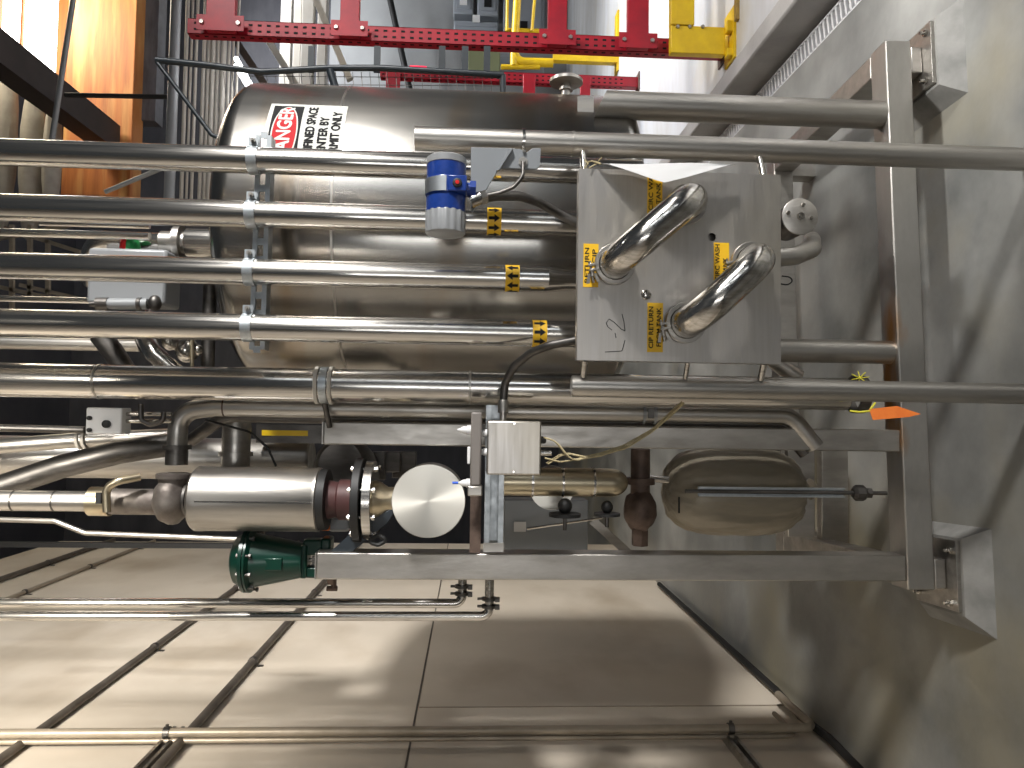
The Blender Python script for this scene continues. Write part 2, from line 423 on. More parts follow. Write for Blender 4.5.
# skid front line
SR = P(890, 40, 2.2); SLp = P(903, 590, 2.1); RZ = (SR.z + SLp.z) / 2
sdir = V((SR.x - SLp.x, SR.y - SLp.y, 0)).normalized(); syaw = math.atan2(sdir.y, sdir.x)
def skidY(X): return SLp.y + (X - SLp.x) * sdir.y / sdir.x
leg(110, 600, 885, skidY(.9) + .045, S(14.2, 2.22), .0)
leg(350, 640, 893, skidY(.2) + .045, S(12, 2.2), .3)
b = MB(); a_ = P(583, 112, 2.2); b.box(V((P(600, 110, 2.25).x, 2.24, P(585, 110, 2.25).z)), (.07, .006, .05), 0); b.build('leg_pad', STEEL2, tank)
# side port: flange disc on a stem at tank right shoulder
c = P(566, 93, TY - .1); d0 = V((c.x - .02, TY - .1, c.z))
b = MB(); b.cyl(d0 - EX * .06, d0 + EX * .052, .016, 20); b.cyl(d0 + EX * .028, d0 + EX * .036, .024, 20)
b.lathe(d0 + EX * .05, EX, [(0, .045), (.004, .058), (.014, .058), (.02, .05), (.022, .02)], 32); b.build('side_port', STEEL2, tank)
# nozzle on the tank's upper left face
# danger sign wrapped on the shell
def tank_ang(px, py):
    d = ray(px, py); o = V((0, 0, H)); ox, oy = o.x - TX, o.y - TY
    A = d.x ** 2 + d.y ** 2; B = 2 * (ox * d.x + oy * d.y); C = ox * ox + oy * oy - TR * TR
    t = (-B - math.sqrt(max(B * B - 4 * A * C, 0))) / (2 * A); p = o + d * t
    return math.atan2(p.x - TX, -(p.y - TY)), p.z
a1, _ = tank_ang(300, 105); a0, _ = tank_ang(300, 172); _, z1 = tank_ang(265, 130); _, z0 = tank_ang(346, 118)
SW = (a1 - a0) * TR; SH = z1 - z0; ac = (a0 + a1) / 2; zc = (z0 + z1) / 2
def tk(x, y, off):
    an = ac + x / TR; R = TR + off; return V((TX + R * math.sin(an), TY - R * math.cos(an), zc + y))
def curved_rect(mb, x0, x1, y0, y1, off, n=16):
    vs = []; fs = []
    for i in range(n + 1):
        x = x0 + (x1 - x0) * i / n
        vs += [tk(x, y0, off), tk(x, y1, off), tk(x, y0, 0), tk(x, y1, 0)]
    for i in range(n):
        q = i * 4; fs += [(q, q + 4, q + 5, q + 1), (q + 1, q + 5, q + 7, q + 3), (q, q + 2, q + 6, q + 4)]
    fs += [(0, 1, 3, 2), (n * 4, n * 4 + 2, n * 4 + 3, n * 4 + 1)]
    mb.add(vs, fs)
b = MB(); curved_rect(b, -SW / 2, SW / 2, -SH / 2, SH / 2, .0015); sg = b.build('warning_sign', SIGNW, tank, label='white warning sign with red oval and black lettering')
b = MB(); curved_rect(b, -SW / 2 + .012, SW / 2 - .012, SH * .06, SH / 2 - .012, .0022); b.build('sign_header', INK, sg)
def ell(mb, cx, cy, rx, ry, off, n=40):
    vs = [tk(cx + rx * math.cos(2 * PI * k / n), cy + ry * math.sin(2 * PI * k / n), off) for k in range(n)]
    rows = []
    # strips so that it follows the curve
    m = 20; vs = []; fs = []
    for i in range(m + 1):
        x = -math.cos(PI * i / m); h = math.sqrt(max(0, 1 - x * x)); vs += [tk(cx + rx * x, cy - ry * h, off), tk(cx + rx * x, cy + ry * h, off)]
    fs = [(2 * i, 2 * i + 2, 2 * i + 3, 2 * i + 1) for i in range(m)]
    mb.add(vs, fs)
hy = (SH * .06 + SH / 2 - .012) / 2; hh = (SH / 2 - .012 - SH * .06) / 2
b = MB(); ell(b, 0, hy, SW / 2 - .018, hh - .006, .0028); b.build('oval_border', SIGNW, sg)
b = MB(); ell(b, 0, hy, SW / 2 - .023, hh - .010, .0034); b.build('red_oval', SIGNR, sg)
b = MB(); add_text(b, 'DANGER', .058, lambda x, y, e: tk(x, y + hy, .004 + e), SW * .80, bold=.0016); b.build('danger_lettering', SIGNW, sg)
b = MB()
for s_, yy, w in (('CONFINED SPACE', -.02, .88), ('ENTER BY', -.065, .52), ('PERMIT ONLY', -.107, .72)):
    add_text(b, s_, .036, lambda x, y, e, yy=yy: tk(x, y + yy * SH / .27, .0022 + e), SW * w, bold=.0016)
b.build('black_lettering', INK, sg)

# ================================================================ MAIN PIPES
def vx(px, py, Y): return P(px, py, Y).x
def vpipe(name, px0, px1, pym, w, Y, m, label, rings=(), hollow=False, cat='pipe', group=None):
    X = vx((max(px0, 0) + min(px1, 1024)) / 2, pym, Y); r = S(w / 2, Y)
    za = P(px0, pym, Y).z; zb = P(px1, pym, Y).z
    if zb < 0: zb = 0
    t = thing(name, V((X, Y, zb)), label, cat, group)
    b = MB()
    (b.pipe if hollow else b.cyl)(V((X, Y, zb)), V((X, Y, za)), r, n=40); b.build('pipe_run', m, t)
    for q in rings:
        z = P(q, pym, Y).z; k = MB(); k.ring(V((X, Y, z)), EZ, r - .0004, .0022, .006, 36); k.build('weld_band', STEEL2, t)
    return t, X, r, Y
MP = []
MP.append(vpipe('product_pipe', -460, 640, 162.5, 26, 1.95, STEEL, 'polished vertical pipe farthest right of the four clamped ones, crossing the danger sign'))
MP.append(vpipe('product_pipe', -460, 640, 216.5, 26.5, 1.95, STEEL, 'polished vertical pipe with a yellow arrow sticker just under the blue transmitter'))
tP3 = vpipe('product_pipe', -460, 548, 272.5, 26, 1.95, STEEL, 'polished vertical pipe that narrows into a reducer at the hook-up panel'); MP.append(tP3)
MP.append(vpipe('product_pipe', -460, 640, 329, 26.5, 1.95, STEEL, 'polished vertical pipe left of the reducer pipe, lowest yellow arrow sticker on it'))
b = MB(); X3, r3 = tP3[1], tP3[2]; z1 = P(548, 272.5, 1.95).z; z2 = P(566, 272.5, 1.95).z
b.lathe(V((X3, 1.95, z2 - .15)), EZ, [(0, r3 * .78), (.15, r3 * .78), (.15 + (z1 - z2), r3)], 40); b.build('reducer', STEEL, tP3[0])
P5 = vpipe('supply_pipe', -460, 845, 387, 33, 2.08, STEEL, 'thickest vertical pipe, left of the hook-up panel, held by a double padded clamp', rings=(100, 470))
# arrow stickers
def arrow_sticker(pp, px0, px1, pym, up, label=None):
    t, X, r, Y = pp; za = P(px0, pym, Y).z; zb = P(px1, pym, Y).z; zm = (za + zb) / 2; hgt = (za - zb)
    def cy(an, z, off): return V((X + (r + off) * math.sin(an), Y - (r + off) * math.cos(an), z))
    b = MB(); n = 24; vs = []; fs = []
    A0, A1 = -1.9, 1.9
    for i in range(n + 1):
        an = A0 + (A1 - A0) * i / n
        for z in (zb, za): vs += [cy(an, z, .0009), cy(an, z, -.001)]
    for i in range(n):
        q = i * 4; fs += [(q, q + 4, q + 6, q + 2), (q, q + 1, q + 5, q + 4), (q + 2, q + 6, q + 7, q + 3)]
    b.add(vs, fs); st = b.build('arrow_sticker', YELLOW, t, label='yellow sticker with black arrows')
    k = MB()
    for c in (-1.45, -.72, 0, .72, 1.45):
        w = .30; h = hgt * .40; sg_ = 1 if up else -1
        def q(a, z): return cy(c + a, zm + sg_ * z, .0016)
        k.add([q(-w * .38, -h), q(w * .38, -h), q(w * .38, 0), q(-w * .38, 0), q(-w, 0), q(0, 0), q(0, h), q(w, 0)], [(0, 1, 2, 3), (4, 5, 6), (5, 7, 6)])
    k.build('arrow', INK, st)
arrow_sticker(MP[1], 487, 501, 223, False)
arrow_sticker(MP[2], 505, 519, 278, True)
arrow_sticker(MP[3], 532, 546, 332, False)
# strut channel holding the four pipes + clamps
yS = 1.95 + .036 + .02
A = P(266, 138, yS); B = P(259, 350, yS); A.y = B.y = yS
st = thing('strut_channel', V(((A.x + B.x) / 2, yS, A.z)), 'horizontal slotted galvanised strut channel crossing behind the four clamped pipes', 'strut channel')
b = MB(); dd = (B - A).normalized(); nn = V((0, 0, 1)); up = (nn - dd * nn.dot(dd)).normalized()
sw = .041
b.bar(A + up * sw / 2 * .92, B + up * sw / 2 * .92, .041, .003); b.bar(A - up * sw / 2 * .92, B - up * sw / 2 * .92, .041, .003)
# slotted face: two rails + bridges
b.bar(A + EY * -.019 + up * .014, B + EY * -.019 + up * .014, .003, .012); b.bar(A + EY * -.019 - up * .014, B + EY * -.019 - up * .014, .003, .012)
Ls = (B - A).length; n = int(Ls / .045)
for i in range(n + 1):
    c = A + dd * (Ls * i / n); b.bar(c - dd * .009 - EY * .019, c + dd * .009 - EY * .019, .003, .018)
b.build('channel', GALV, st)
cl_names = ['on the pipe that crosses the danger sign', 'on the second pipe from the danger sign', 'on the reducer pipe', 'on the fourth pipe, nearest the thick supply pipe']
for i, (t, X, r, Y) in enumerate(MP):
    u = (X - A.x) / (B.x - A.x); z = A.z + (B.z - A.z) * u + .012
    c = thing('pipe_clamp', V((X, Y, z)), 'galvanised strut clamp ' + cl_names[i], 'pipe clamp', 'strut clamps on the four pipes')
    k = MB(); k.ring(V((X, Y, z)), EZ, r + .0005, .0022, .026, 36); k.build('strap', GALV, c)
    k = MB(); ex = V((X + r + .008, Y - .008, z)); k.box(ex + V((.004, -.004, 0)), (.020, .003, .026)); k.box(ex + V((.004, .006, 0)), (.020, .003, .026)); k.build('ear', GALV, c)
    k = MB(); k.cyl(ex + V((.004, -.022, .0)), ex + V((.004, .016, 0)), .0035, 10); k.lathe(ex + V((.004, -.014, 0)), EY, [(0, .007), (.006, .007)], 6); k.build('bolt', STEEL2, c)

# padded clamp on supply pipe
t, X, r, Y = P5; z = P(325, 385, Y).z
c = thing('padded_clamp', V((X, Y, z)), 'double pipe clamp with cream pads round the thickest pipe', 'pipe clamp')
k = MB(); k.ring(V((X, Y, z)), EZ, r + .001, .004, .02, 36); k.build('band', GALV, c)
for dz in (-.019, .019):
    k = MB(); k.ring(V((X, Y, z + dz)), EZ, r + .0005, .006, .009, 36); k.build('pad', CREAM, c)
k = MB(); k.cyl(V((X - r - .003, Y, z)), V((X - r - .07, Y + .03, z - .01)), .008, 12); k.build('stud', DARKST, c)

# support posts in front (A right of panel, B left of panel)
SPA = vpipe('support_post', 415, 1200, 149, 24, 1.80, STEEL2, 'round steel support post right of the hook-up panel, holding the grey bracket', rings=(573,), hollow=True, cat='post')
SPB = vpipe('support_post', 572, 1200, 390, 21.5, 1.80, STEEL2, 'round steel support post left of the hook-up panel, its open top below the thick pipe', hollow=True, cat='post')
for sp in (SPA, SPB):
    k = MB(); k.cyl(V((sp[1], 1.8, .001)), V((sp[1], 1.8, .008)), .06, 32); k.build('foot_plate', STEEL2, sp[0])
    k = MB(); z = P(415 if sp is SPA else 572, 200, 1.8).z; k.cyl(V((sp[1], 1.8, z - .012)), V((sp[1], 1.8, z - .004)), sp[2] - .003, 32); k.build('end_cap', STEEL2, sp[0])

# ================================================================ HOOK-UP PANEL
PY = 1.745
c00 = P(579, 361, PY); c11 = P(780, 172, PY)
x0, x1 = P(680, 361.5, PY).x, P(680, 172, PY).x; zhi, zlo = P(578.5, 265, PY).z, P(780.5, 265, PY).z
pn = thing('hook_up_panel', V(((x0 + x1) / 2, PY, zlo)), 'square brushed steel hook-up panel with two looped pipes and yellow labels', 'transfer panel')
# plate with a hole: build face as grid around the open port
hc = P(712, 237, PY); hr = S(4.2, PY)
b = MB(); th = .004
n = 24; vs = []; fs = []
sq = []
hx, hz = hc.x, hc.z
for k in range(n):
    a = 2 * PI * k / n + PI / 4; ca, sa = math.cos(a), math.sin(a)
    tx = ((x1 if ca > 0 else x0) - hx) / ca if abs(ca) > 1e-6 else 1e9; tz = ((zhi if sa > 0 else zlo) - hz) / sa if abs(sa) > 1e-6 else 1e9
    t_ = min(tx, tz); vs.append(V((hx + ca * t_, PY, hz + sa * t_))); vs.append(V((hx + ca * hr, PY, hz + sa * hr))); vs.append(V((hx + ca * hr, PY + th, hz + sa * hr)))
for k in range(n):
    k2 = (k + 1) % n; fs += [(3 * k, 3 * k + 1, 3 * k2 + 1, 3 * k2), (3 * k + 1, 3 * k + 2, 3 * k2 + 2, 3 * k2 + 1)]
m0 = len(vs)
b.add(vs, fs)
# corners filled by small triangles
for (cx, cz) in ((x0, zlo), (x1, zlo), (x0, zhi), (x1, zhi)):
    outer = [vs[3 * k] for k in range(n)]
    ve = [p for p in outer if abs(p.x - cx) < 1e-6]; ho = [p for p in outer if abs(p.z - cz) < 1e-6]
    if ve and ho:
        p1 = min(ve, key=lambda p: abs(p.z - cz)); p2 = min(ho, key=lambda p: abs(p.x - cx))
        if (p1 - p2).length > 1e-5: b.add([p1, p2, V((cx, PY, cz))], [(0, 1, 2)])
b.build('face_plate', BRUSH, pn, flat=True)
b = MB()
for (p, q) in (((x0, zhi), (x1, zhi)), ((x1, zhi), (x1, zlo)), ((x1, zlo), (x0, zlo)), ((x0, zlo), (x0, zhi))):
    a = V((p[0], PY + .0165, p[1])); c = V((q[0], PY + .0165, q[1])); cen = V(((x0 + x1) / 2, PY + .0165, (zhi + zlo) / 2))
    b.bar(a, c, .030, .003, up=(cen - (a + c) / 2).normalized())
b.build('folded_edge', BRUSH, pn)
b = MB(); b.mm((x0 + .004, PY + .0335, zlo + .004), (x1 - .004, PY + .036, zhi - .004)); b.build('back_plate', STEEL2, pn)
for (px, py0, py1) in ((585, 172, 160), (766, 174, 161), (586, 361, 378), (690, 362, 379), (767, 362, 379)):
    pz = P(px, py0, PY).z; xa = x1 if py0 < 300 else x0; xb = SPA[1] - SPA[2] + .003 if py0 < 300 else SPB[1] + SPB[2] - .003
    b = MB(); b.cyl(V((xa, PY + .018, pz)), V((xb, PY + .04, pz)), .008 if px != 690 else .006, 16); b.build('standoff', STEEL, pn)
# capped port
c = P(646, 295, PY); b = MB(); b.lathe(V((c.x, PY + .001, c.z)), -EY, [(0, .0125), (.004, .0125), (.005, .0105), (.003, .008), (.003, .006), (.007, .0055), (.008, .003)], 24); b.build('port_plug', STEEL, pn)
# handwritten mark
b = MB()
def W(px, py): p = P(px, py, PY); return V((p.x, PY - .0006, p.z))
b.tube([W(605, 352), W(622, 351), W(625, 340)], .0009, 6, fil=.004)
b.tube([W(616, 338), W(615, 333)], .0009, 6)
b.tube([W(612, 330), W(608, 327), W(606, 323), W(609, 319), W(614, 322), W(621, 329), W(625, 331)], .0009, 6)
b.tube([W(625, 331), W(624, 322), W(622, 314)], .0009, 6)
b.build('handwritten_mark', INK, pn)
# yellow labels
def plabel(px0, px1, py0, py1, lines, sizes):
    a = P(px0, py1, PY); c = P(px1, py0, PY); xa, xb = a.x, c.x; zt_, zb2 = a.z, c.z
    b = MB(); b.mm((xa, PY - .0012, zb2), (xb, PY + .0005, zt_)); lb = b.build('yellow_label', YELLOW, pn, label='yellow label with black lettering')
    k = MB(); n = len(lines)
    for i, s_ in enumerate(lines):
        zz = zt_ - (zt_ - zb2) * (i + .5) / n; w = (xb - xa) * sizes[i]
        xx = (xa + xb) / 2
        add_text(k, s_, (zt_ - zb2) * .40, lambda x, y, e: V((xx + x, PY - .0016 - e, zz + y)), w, bold=.0004)
    k.build('lettering', INK, lb)
plabel(583, 598.5, 244, 287, ['RETURN', 'TO CIP'], [.80, .74])
plabel(647, 662.5, 165, 222, ['RECIRC WASH', 'TANK'], [.90, .36])
plabel(713.5, 729, 243, 290, ['RECIRC WASH', 'TANK'], [.92, .36])
plabel(647, 663, 303, 352, ['CIP RETURN', 'FROM TANK'], [.84, .78])
# looped pipes with clamps
def ubend(a, c, yfwd, label, which):
    A = P(*a, PY); B = P(*c, PY); r = S(17.0, PY - yfwd) * 1.0
    t = thing('looped_pipe', V((A.x, PY, A.z)), label, 'pipe')
    A.y = B.y = PY - .001
    A1 = V((A.x, PY - yfwd, A.z)); B1 = V((B.x, PY - yfwd, B.z))
    b = MB(); b.tube([A, A1, B1, B], r, 40, fil=.078, seg=14); b.build('bent_tube', STEEL, t)
    for (Q, sgn, nm) in ((A, 1, 0), (B, 1, 1)):
        k = MB(); k.lathe(Q - EY * .002, -EY, [(0, r + .006), (.016, r + .006), (.020, r + .001)], 40); k.build('ferrule', STEEL, t)
        k = MB(); k.ring(Q - EY * .020, EY, r + .001, .010, .014, 40)
        e = V((math.cos(which), 0, math.sin(which)))       # side where the bolt sits
        s_ = V((-e.z, 0, e.x)); o = Q - EY * .020 + e * (r + .014)
        R = Matrix((e, EY, s_)).transposed()
        k.box(o + s_ * .006, (.024, .016, .006), R=R); k.box(o - s_ * .006, (.024, .016, .006), R=R)
        cl = k.build('tri_clamp', STEEL2, t, bevel=.001)
        k = MB(); o2 = o + e * .006
        k.cyl(o2 - s_ * .016, o2 + s_ * .036, .0032, 12)
        k.lathe(o2 + s_ * .010, s_, [(0, .007), (.010, .0055)], 12)
        k.prism([o2 + s_ * .014 + e * .003 - EY * .002, o2 + s_ * .014 + e * .010 - EY * .002, o2 + s_ * .036 + e * .017 - EY * .002, o2 + s_ * .036 + e * .009 - EY * .002], EY * .004)
        k.prism([o2 + s_ * .014 - e * .003 - EY * .002, o2 + s_ * .014 - e * .010 - EY * .002, o2 + s_ * .036 - e * .017 - EY * .002, o2 + s_ * .036 - e * .009 - EY * .002], EY * .004)
        k.build('wing_nut', STEEL2, cl)
    return t
ubend((613, 266), (684, 207), .125, 'upper looped steel pipe on the hook-up panel, beside the return label', math.radians(100))
ubend((683, 324), (748, 264), .125, 'lower looped steel pipe on the hook-up panel, reaching its lower right corner', math.radians(100))
# white paper tag tied at panel top right corner
tg = thing('paper_tag', P(600, 163, 1.70), 'creased white paper tag tied at the upper right corner of the hook-up panel', 'tag')
p1, p2, p3, p4 = P(601, 163, 1.73), P(735, 164, 1.70), P(661, 182, 1.64), P(652, 182, 1.64)
b = MB(); vs = []; fs = []; n = 14
for i in range(n + 1):
    u = i / n; top = p1.lerp(p2, u)
    e = 1 - abs(u - .42) / (.42 if u < .42 else .58); bot = top.lerp(p4.lerp(p3, .5), 0) + (p4.lerp(p3, .5) - p1.lerp(p2, .42)) * max(e, .02)
    bot.z = top.z + (p4.z - p1.lerp(p2, .42).z) * 0.1 * e
    for j in range(5): q = top.lerp(bot, j / 4); q.y += .006 * math.sin(u * 7 + j); vs.append(q)
for i in range(n):
    for j in range(4): fs.append((i * 5 + j, i * 5 + j + 1, i * 5 + j + 6, i * 5 + j + 5))
m_ = len(vs); vs2 = vs + [v + V((0, .0008, 0)) for v in vs]; fs2 = fs + [tuple(m_ + q for q in f) for f in fs]
b.add(vs2, fs2); b.build('sheet', PAPER, tg)
b = MB(); b.tube([P(585, 163, 1.77), P(592, 161, 1.75), P(601, 164, 1.73)], .0022, 8); b.tube([P(596, 164, 1.745), P(602, 157, 1.735)], .0018, 6); b.tube([P(596, 164, 1.745), P(589, 168, 1.735)], .0018, 6)
b.tube([P(585, 160, 1.755), P(588, 164, 1.75), P(585, 168, 1.755)], .0022, 6); b.build('tie', TWINE, tg)

# ================================================================ BLUE TRANSMITTER AND BRACKET
TYp = 1.72
L0 = P(446, 235, TYp); L1 = P(446, 158, TYp); zT = P(446, 196, TYp).z; rT = S(20.5, TYp)
tr = thing('transmitter', V((L0.x, TYp, zT - rT)), 'blue and grey cylindrical field transmitter with a metal nameplate', 'transmitter')
def xt(py): return P(446, py, TYp).x
b = MB(); b.lathe(V((xt(213), TYp, zT)), EX, [(0, rT * .96), (xt(166) - xt(213), rT * .96)], 48)
b.lathe(V((xt(197), TYp, zT)), EX, [(0, rT), (.004, rT * 1.03), (xt(181) - xt(197) - .004, rT * 1.03), (xt(181) - xt(197), rT)], 48); b.build('housing', BLUE, tr)
# ribbed cap
b = MB(); n = 48; vs = []; fs = []; xs_ = [xt(235), xt(233.5), xt(214), xt(212.5)]; sc = [.88, .98, 1.0, .97]
for i, x in enumerate(xs_):
    for k in range(n * 2):
        a = PI * k / n; rr = rT * sc[i] * (1 if (k // 3) % 2 == 0 else .965); vs.append(V((x, TYp + rr * math.cos(a), zT + rr * math.sin(a))))
for i in range(3):
    for k in range(n * 2): k2 = (k + 1) % (2 * n); fs.append((i * 2 * n + k, i * 2 * n + k2, (i + 1) * 2 * n + k2, (i + 1) * 2 * n + k))
fs += [tuple(range(2 * n)), tuple(range(6 * n, 8 * n))]; b.add(vs, fs); b.build('ribbed_cap', GREYC, tr)
b = MB(); b.lathe(V((xt(166), TYp, zT)), EX, [(0, rT * .96), (.001, rT * .99), (xt(159.5) - xt(166), rT * .98), (xt(158) - xt(166), rT * .88)], 48); b.build('end_cap', GREYC, tr)
def on_t(px, py, off): return P(px, py, TYp - rT - off)
a, c = on_t(424, 196.5, .004), on_t(447, 181, .004)
b = MB(); vs = []; fs = []; n = 10
zA, zB_ = P(425, 190, TYp).z, P(447, 190, TYp).z
al = math.asin(min(.99, (zA - zT) / rT)); be = math.asin((zB_ - zT) / rT)
for i in range(n + 1):
    an = al + (be - al) * i / n
    for x in (xt(196.5), xt(182)):
        for o in (1.045, 1.02): vs.append(V((x, TYp - rT * o * math.cos(an), zT + rT * o * math.sin(an))))
for i in range(n): q = i * 4; fs += [(q, q + 4, q + 6, q + 2), (q, q + 1, q + 5, q + 4), (q + 2, q + 6, q + 7, q + 3)]
fs += [(0, 2, 3, 1), (n * 4, n * 4 + 1, n * 4 + 3, n * 4 + 2)]
b.add(vs, fs); b.build('nameplate', GALV, tr)
b = MB(); z1 = P(448.5, 190, TYp).z; z2 = P(467, 190, TYp).z; b.mm((xt(197), TYp - rT * 1.05, z2), (xt(181), TYp, z1)); b.build('terminal_block', BLUE, tr, bevel=.003)
cc = V(((xt(197) + xt(181)) / 2, TYp - rT * 1.05, (z1 + z2) / 2)); b = MB(); b.lathe(cc, -EY, [(0, .011), (.004, .010), (.005, .007)], 20); b.build('button_ring', BLACK, tr)
b = MB(); b.lathe(cc - EY * .004, -EY, [(0, .005), (.003, .0045)], 16); b.build('button', REDP, tr)
b = MB(); b.cyl(V((xt(189), TYp, zT - rT * .8)), V((xt(189), TYp, P(475, 190, TYp).z)), .016, 20); b.cyl(V((xt(189), TYp, P(470, 190, TYp).z)), V((xt(189), TYp, P(476, 190, TYp).z)), .021, 6); b.build('neck', BLUE, tr)
# bracket
BYp = 1.752
def BP(px, py): p = P(px, py, BYp); return V((p.x, BYp, p.z))
br = thing('mounting_bracket', BP(500, 168), 'grey folded bracket fixed to the support post, carrying the blue transmitter', 'bracket')
b = MB(); b.prism([BP(471, 147), BP(510, 148), BP(512, 152), BP(499, 168), BP(497, 172), BP(472, 213), BP(470.5, 205)], EY * .006); b.build('gusset', GREYP, br, bevel=.001)
b = MB(); b.prism([BP(509, 148), BP(520, 149), BP(527, 152), BP(533, 148), BP(541, 148), BP(540, 165), BP(537, 169), BP(500, 168)], EY * .007); b.prism([BP(509, 150), BP(513, 150), BP(499, 172), BP(496, 172)], EY * -.012); b.build('arm', GREYP, br, bevel=.001)
b = MB(); z = P(523, 150, 1.8).z; b.ring(V((SPA[1], 1.8, z)), EZ, SPA[2] + .0005, .004, .007, 28); b.cyl(V((SPA[1] - SPA[2] - .006, 1.8, z)), V((SPA[1] - SPA[2] - .012, BYp - .006, z)), .004, 10); b.build('u_bolt', STEEL, br)
q = BP(523, 162); b = MB(); b.lathe(q + EY * .006, -EY, [(0, .012), (.010, .012)], 6); b.lathe(q - EY * .004, -EY, [(0, .006), (.012, .006)], 12); b.build('cable_gland', STEEL2, br)
b = MB(); b.tube([P(523, 163, 1.735), P(523, 176, 1.72), P(514, 187, 1.72), P(499, 193, 1.72), P(484, 196, 1.72), P(476, 196, 1.72)], .0045, 12, fil=.03); b.build('thin_cable', DARKST, label='thin grey cable looping from the bracket to the blue transmitter', cat='cable')
cd = thing('flexible_conduit', P(476, 203, 1.72), 'dark ribbed conduit curving down from the blue transmitter behind the panel', 'conduit')
b = MB(); b.tube([P(474, 200, 1.72), P(495, 196, 1.74), P(520, 196, 1.78), P(540, 203, 1.83), P(560, 215, 1.87), P(600, 234, 1.87)], .0115, 16, fil=.08); b.build('hose', DARKST, cd)
b = MB(); a = P(470, 202, 1.72); b.cyl(a, P(481, 197.5, 1.722), .015, 16); b.cyl(P(479, 198.5, 1.722), P(485, 197, 1.728), .018, 6); b.build('fitting', STEEL, cd)

# ================================================================ SKID FRAME
sk = thing('skid_frame', V((SLp.x, SLp.y, .05)), 'low square tube steel skid frame standing on concrete pads, open ends at the posts', 'frame')
RW, RH = .088, .082
def sp(X, back=0, z=0): return V((X - back * sdir.y, skidY(X) + back * sdir.x, z))
Xr, Xl = SR.x, SLp.x
b = MB(); b.bar(sp(Xl, RW / 2, RZ - RH / 2), sp(Xr, RW / 2, RZ - RH / 2), RW, RH); b.build('front_rail', RUSTFR, sk, bevel=.004)
D2 = .86
b = MB(); b.bar(sp(Xr - .0425, RW, RZ - RH / 2), sp(Xr - .0425, D2, RZ - RH / 2), .075, RH); b.build('side_rail', FRAME, sk, bevel=.004)
b = MB(); b.bar(sp(Xl + .0425, RW, RZ - RH / 2), sp(Xl + .0425, D2, RZ - RH / 2), .075, RH); b.build('side_rail', FRAME, sk, bevel=.004)
b = MB(); b.bar(sp(Xl, D2 + .04, RZ - RH / 2), sp(Xr, D2 + .04, RZ - RH / 2), .08, RH); b.build('rear_rail', FRAME, sk, bevel=.004)
# uprights
def upright(px0, pym, w, Y):
    X = vx(610, pym, Y); z = P(px0, pym, Y).z; wd = S(w, Y); yy = skidY(X) + .001
    b = MB(); b.mm((X - wd / 2, Y - .0, RZ), (X + wd / 2, Y + wd, z)); b.build('upright', FRAME, sk, bevel=.004)
    b = MB(); b.mm((X - wd / 2 + .001, Y + .001, z), (X + wd / 2 - .001, Y + wd - .001, z + .004)); b.build('end_cap', STEEL2, sk)
    return X, wd
U1 = upright(323, 437, 22.5, skidY(0) + .005); U2 = upright(316, 567.5, 26, skidY(-.4) + .003)
def foot(X, i):
    c = sp(X, RW / 2 + .0, 0)
    b = MB(); b.box(c + EZ * ((.066 + RZ - RH) / 2), (.085, .085, RZ - RH - .066), syaw); b.build('foot', FRAME, sk, bevel=.004)
    b = MB(); b.box(c + V((.0, .01, .060)), (.20, .20, .012), syaw); bp = b.build('base_plate', STEEL2, sk, bevel=.001)
    for dx in (-.075, .075):
        for dy in (-.065, .085):
            k = MB(); q = c + V((dx, dy, .066)); k.lathe(q, EZ, [(0, .010), (.009, .010)], 6); k.cyl(q, q + EZ * .022, .005, 10); k.build('bolt', STEEL, bp)
    k = MB(); base = [c + Matrix.Rotation(syaw, 3, 'Z') @ V((x, y, 0)) for x, y in ((-.16, -.15), (.14, -.15), (.14, .15), (-.16, .15))]
    top = [c + Matrix.Rotation(syaw, 3, 'Z') @ V((x, y, .054)) for x, y in ((-.11, -.10), (.108, -.10), (.108, .115), (-.11, .115))]
    k.add(base + top, [(3, 2, 1, 0), (4, 5, 6, 7)] + [(j, (j + 1) % 4, 4 + (j + 1) % 4, 4 + j) for j in range(4)])
    k.build('concrete_pad', PLINTH, label='grout pad under the right-hand front foot of the skid frame' if i else 'grout pad under the left-hand front foot of the skid frame', cat='concrete pad')
foot(Xr - .06, 1); foot(Xl + .045, 0)
for i, X in enumerate((Xr - .06, Xl + .05)):
    c = sp(X, D2 + .04, 0); b = MB(); b.box(c + EZ * (RZ - RH) / 2, (.07, .07, RZ - RH), syaw); b.build('foot', FRAME, sk)

# ================================================================ JUNCTION BOX AND STRUT
JY = 1.90
X0, X1 = P(513, 475, JY).x, P(513, 421, JY).x; zj1, zj0 = P(487, 448, JY).z, P(541, 448, JY).z
jb = thing('junction_box', V(((X0 + X1) / 2, JY, zj0)), 'small square steel junction box with two white glands on its top', 'junction box')
b = MB(); b.mm((X0, JY, zj0), (X1, JY + .075, zj1)); b.build('enclosure', BRUSH, jb, bevel=.004)
b = MB(); q = V(((X0 * .05 + X1 * .95), JY, (zj0 + zj1) / 2)); b.lathe(q, -EY, [(0, .004), (.002, .003)], 12); b.lathe(V((X0 * .94 + X1 * .06, JY, (zj0 + zj1) / 2)), -EY, [(0, .004), (.002, .003)], 12); b.build('screw', STEEL, jb)
def gland(p, d, parent, m=WHITEP, s=1.0, tip=None):
    b = MB(); b.lathe(p, d, [(0, .010 * s), (.008 * s, .010 * s), (.009 * s, .008 * s), (.016 * s, .0075 * s), (.022 * s, .004 * s), (.028 * s, .0025 * s)], 14); return b.build('gland', m, parent)
for py in (433, 452): q = P(487, py, JY + .03); gland(V((q.x, q.y, zj1)), EZ, jb)
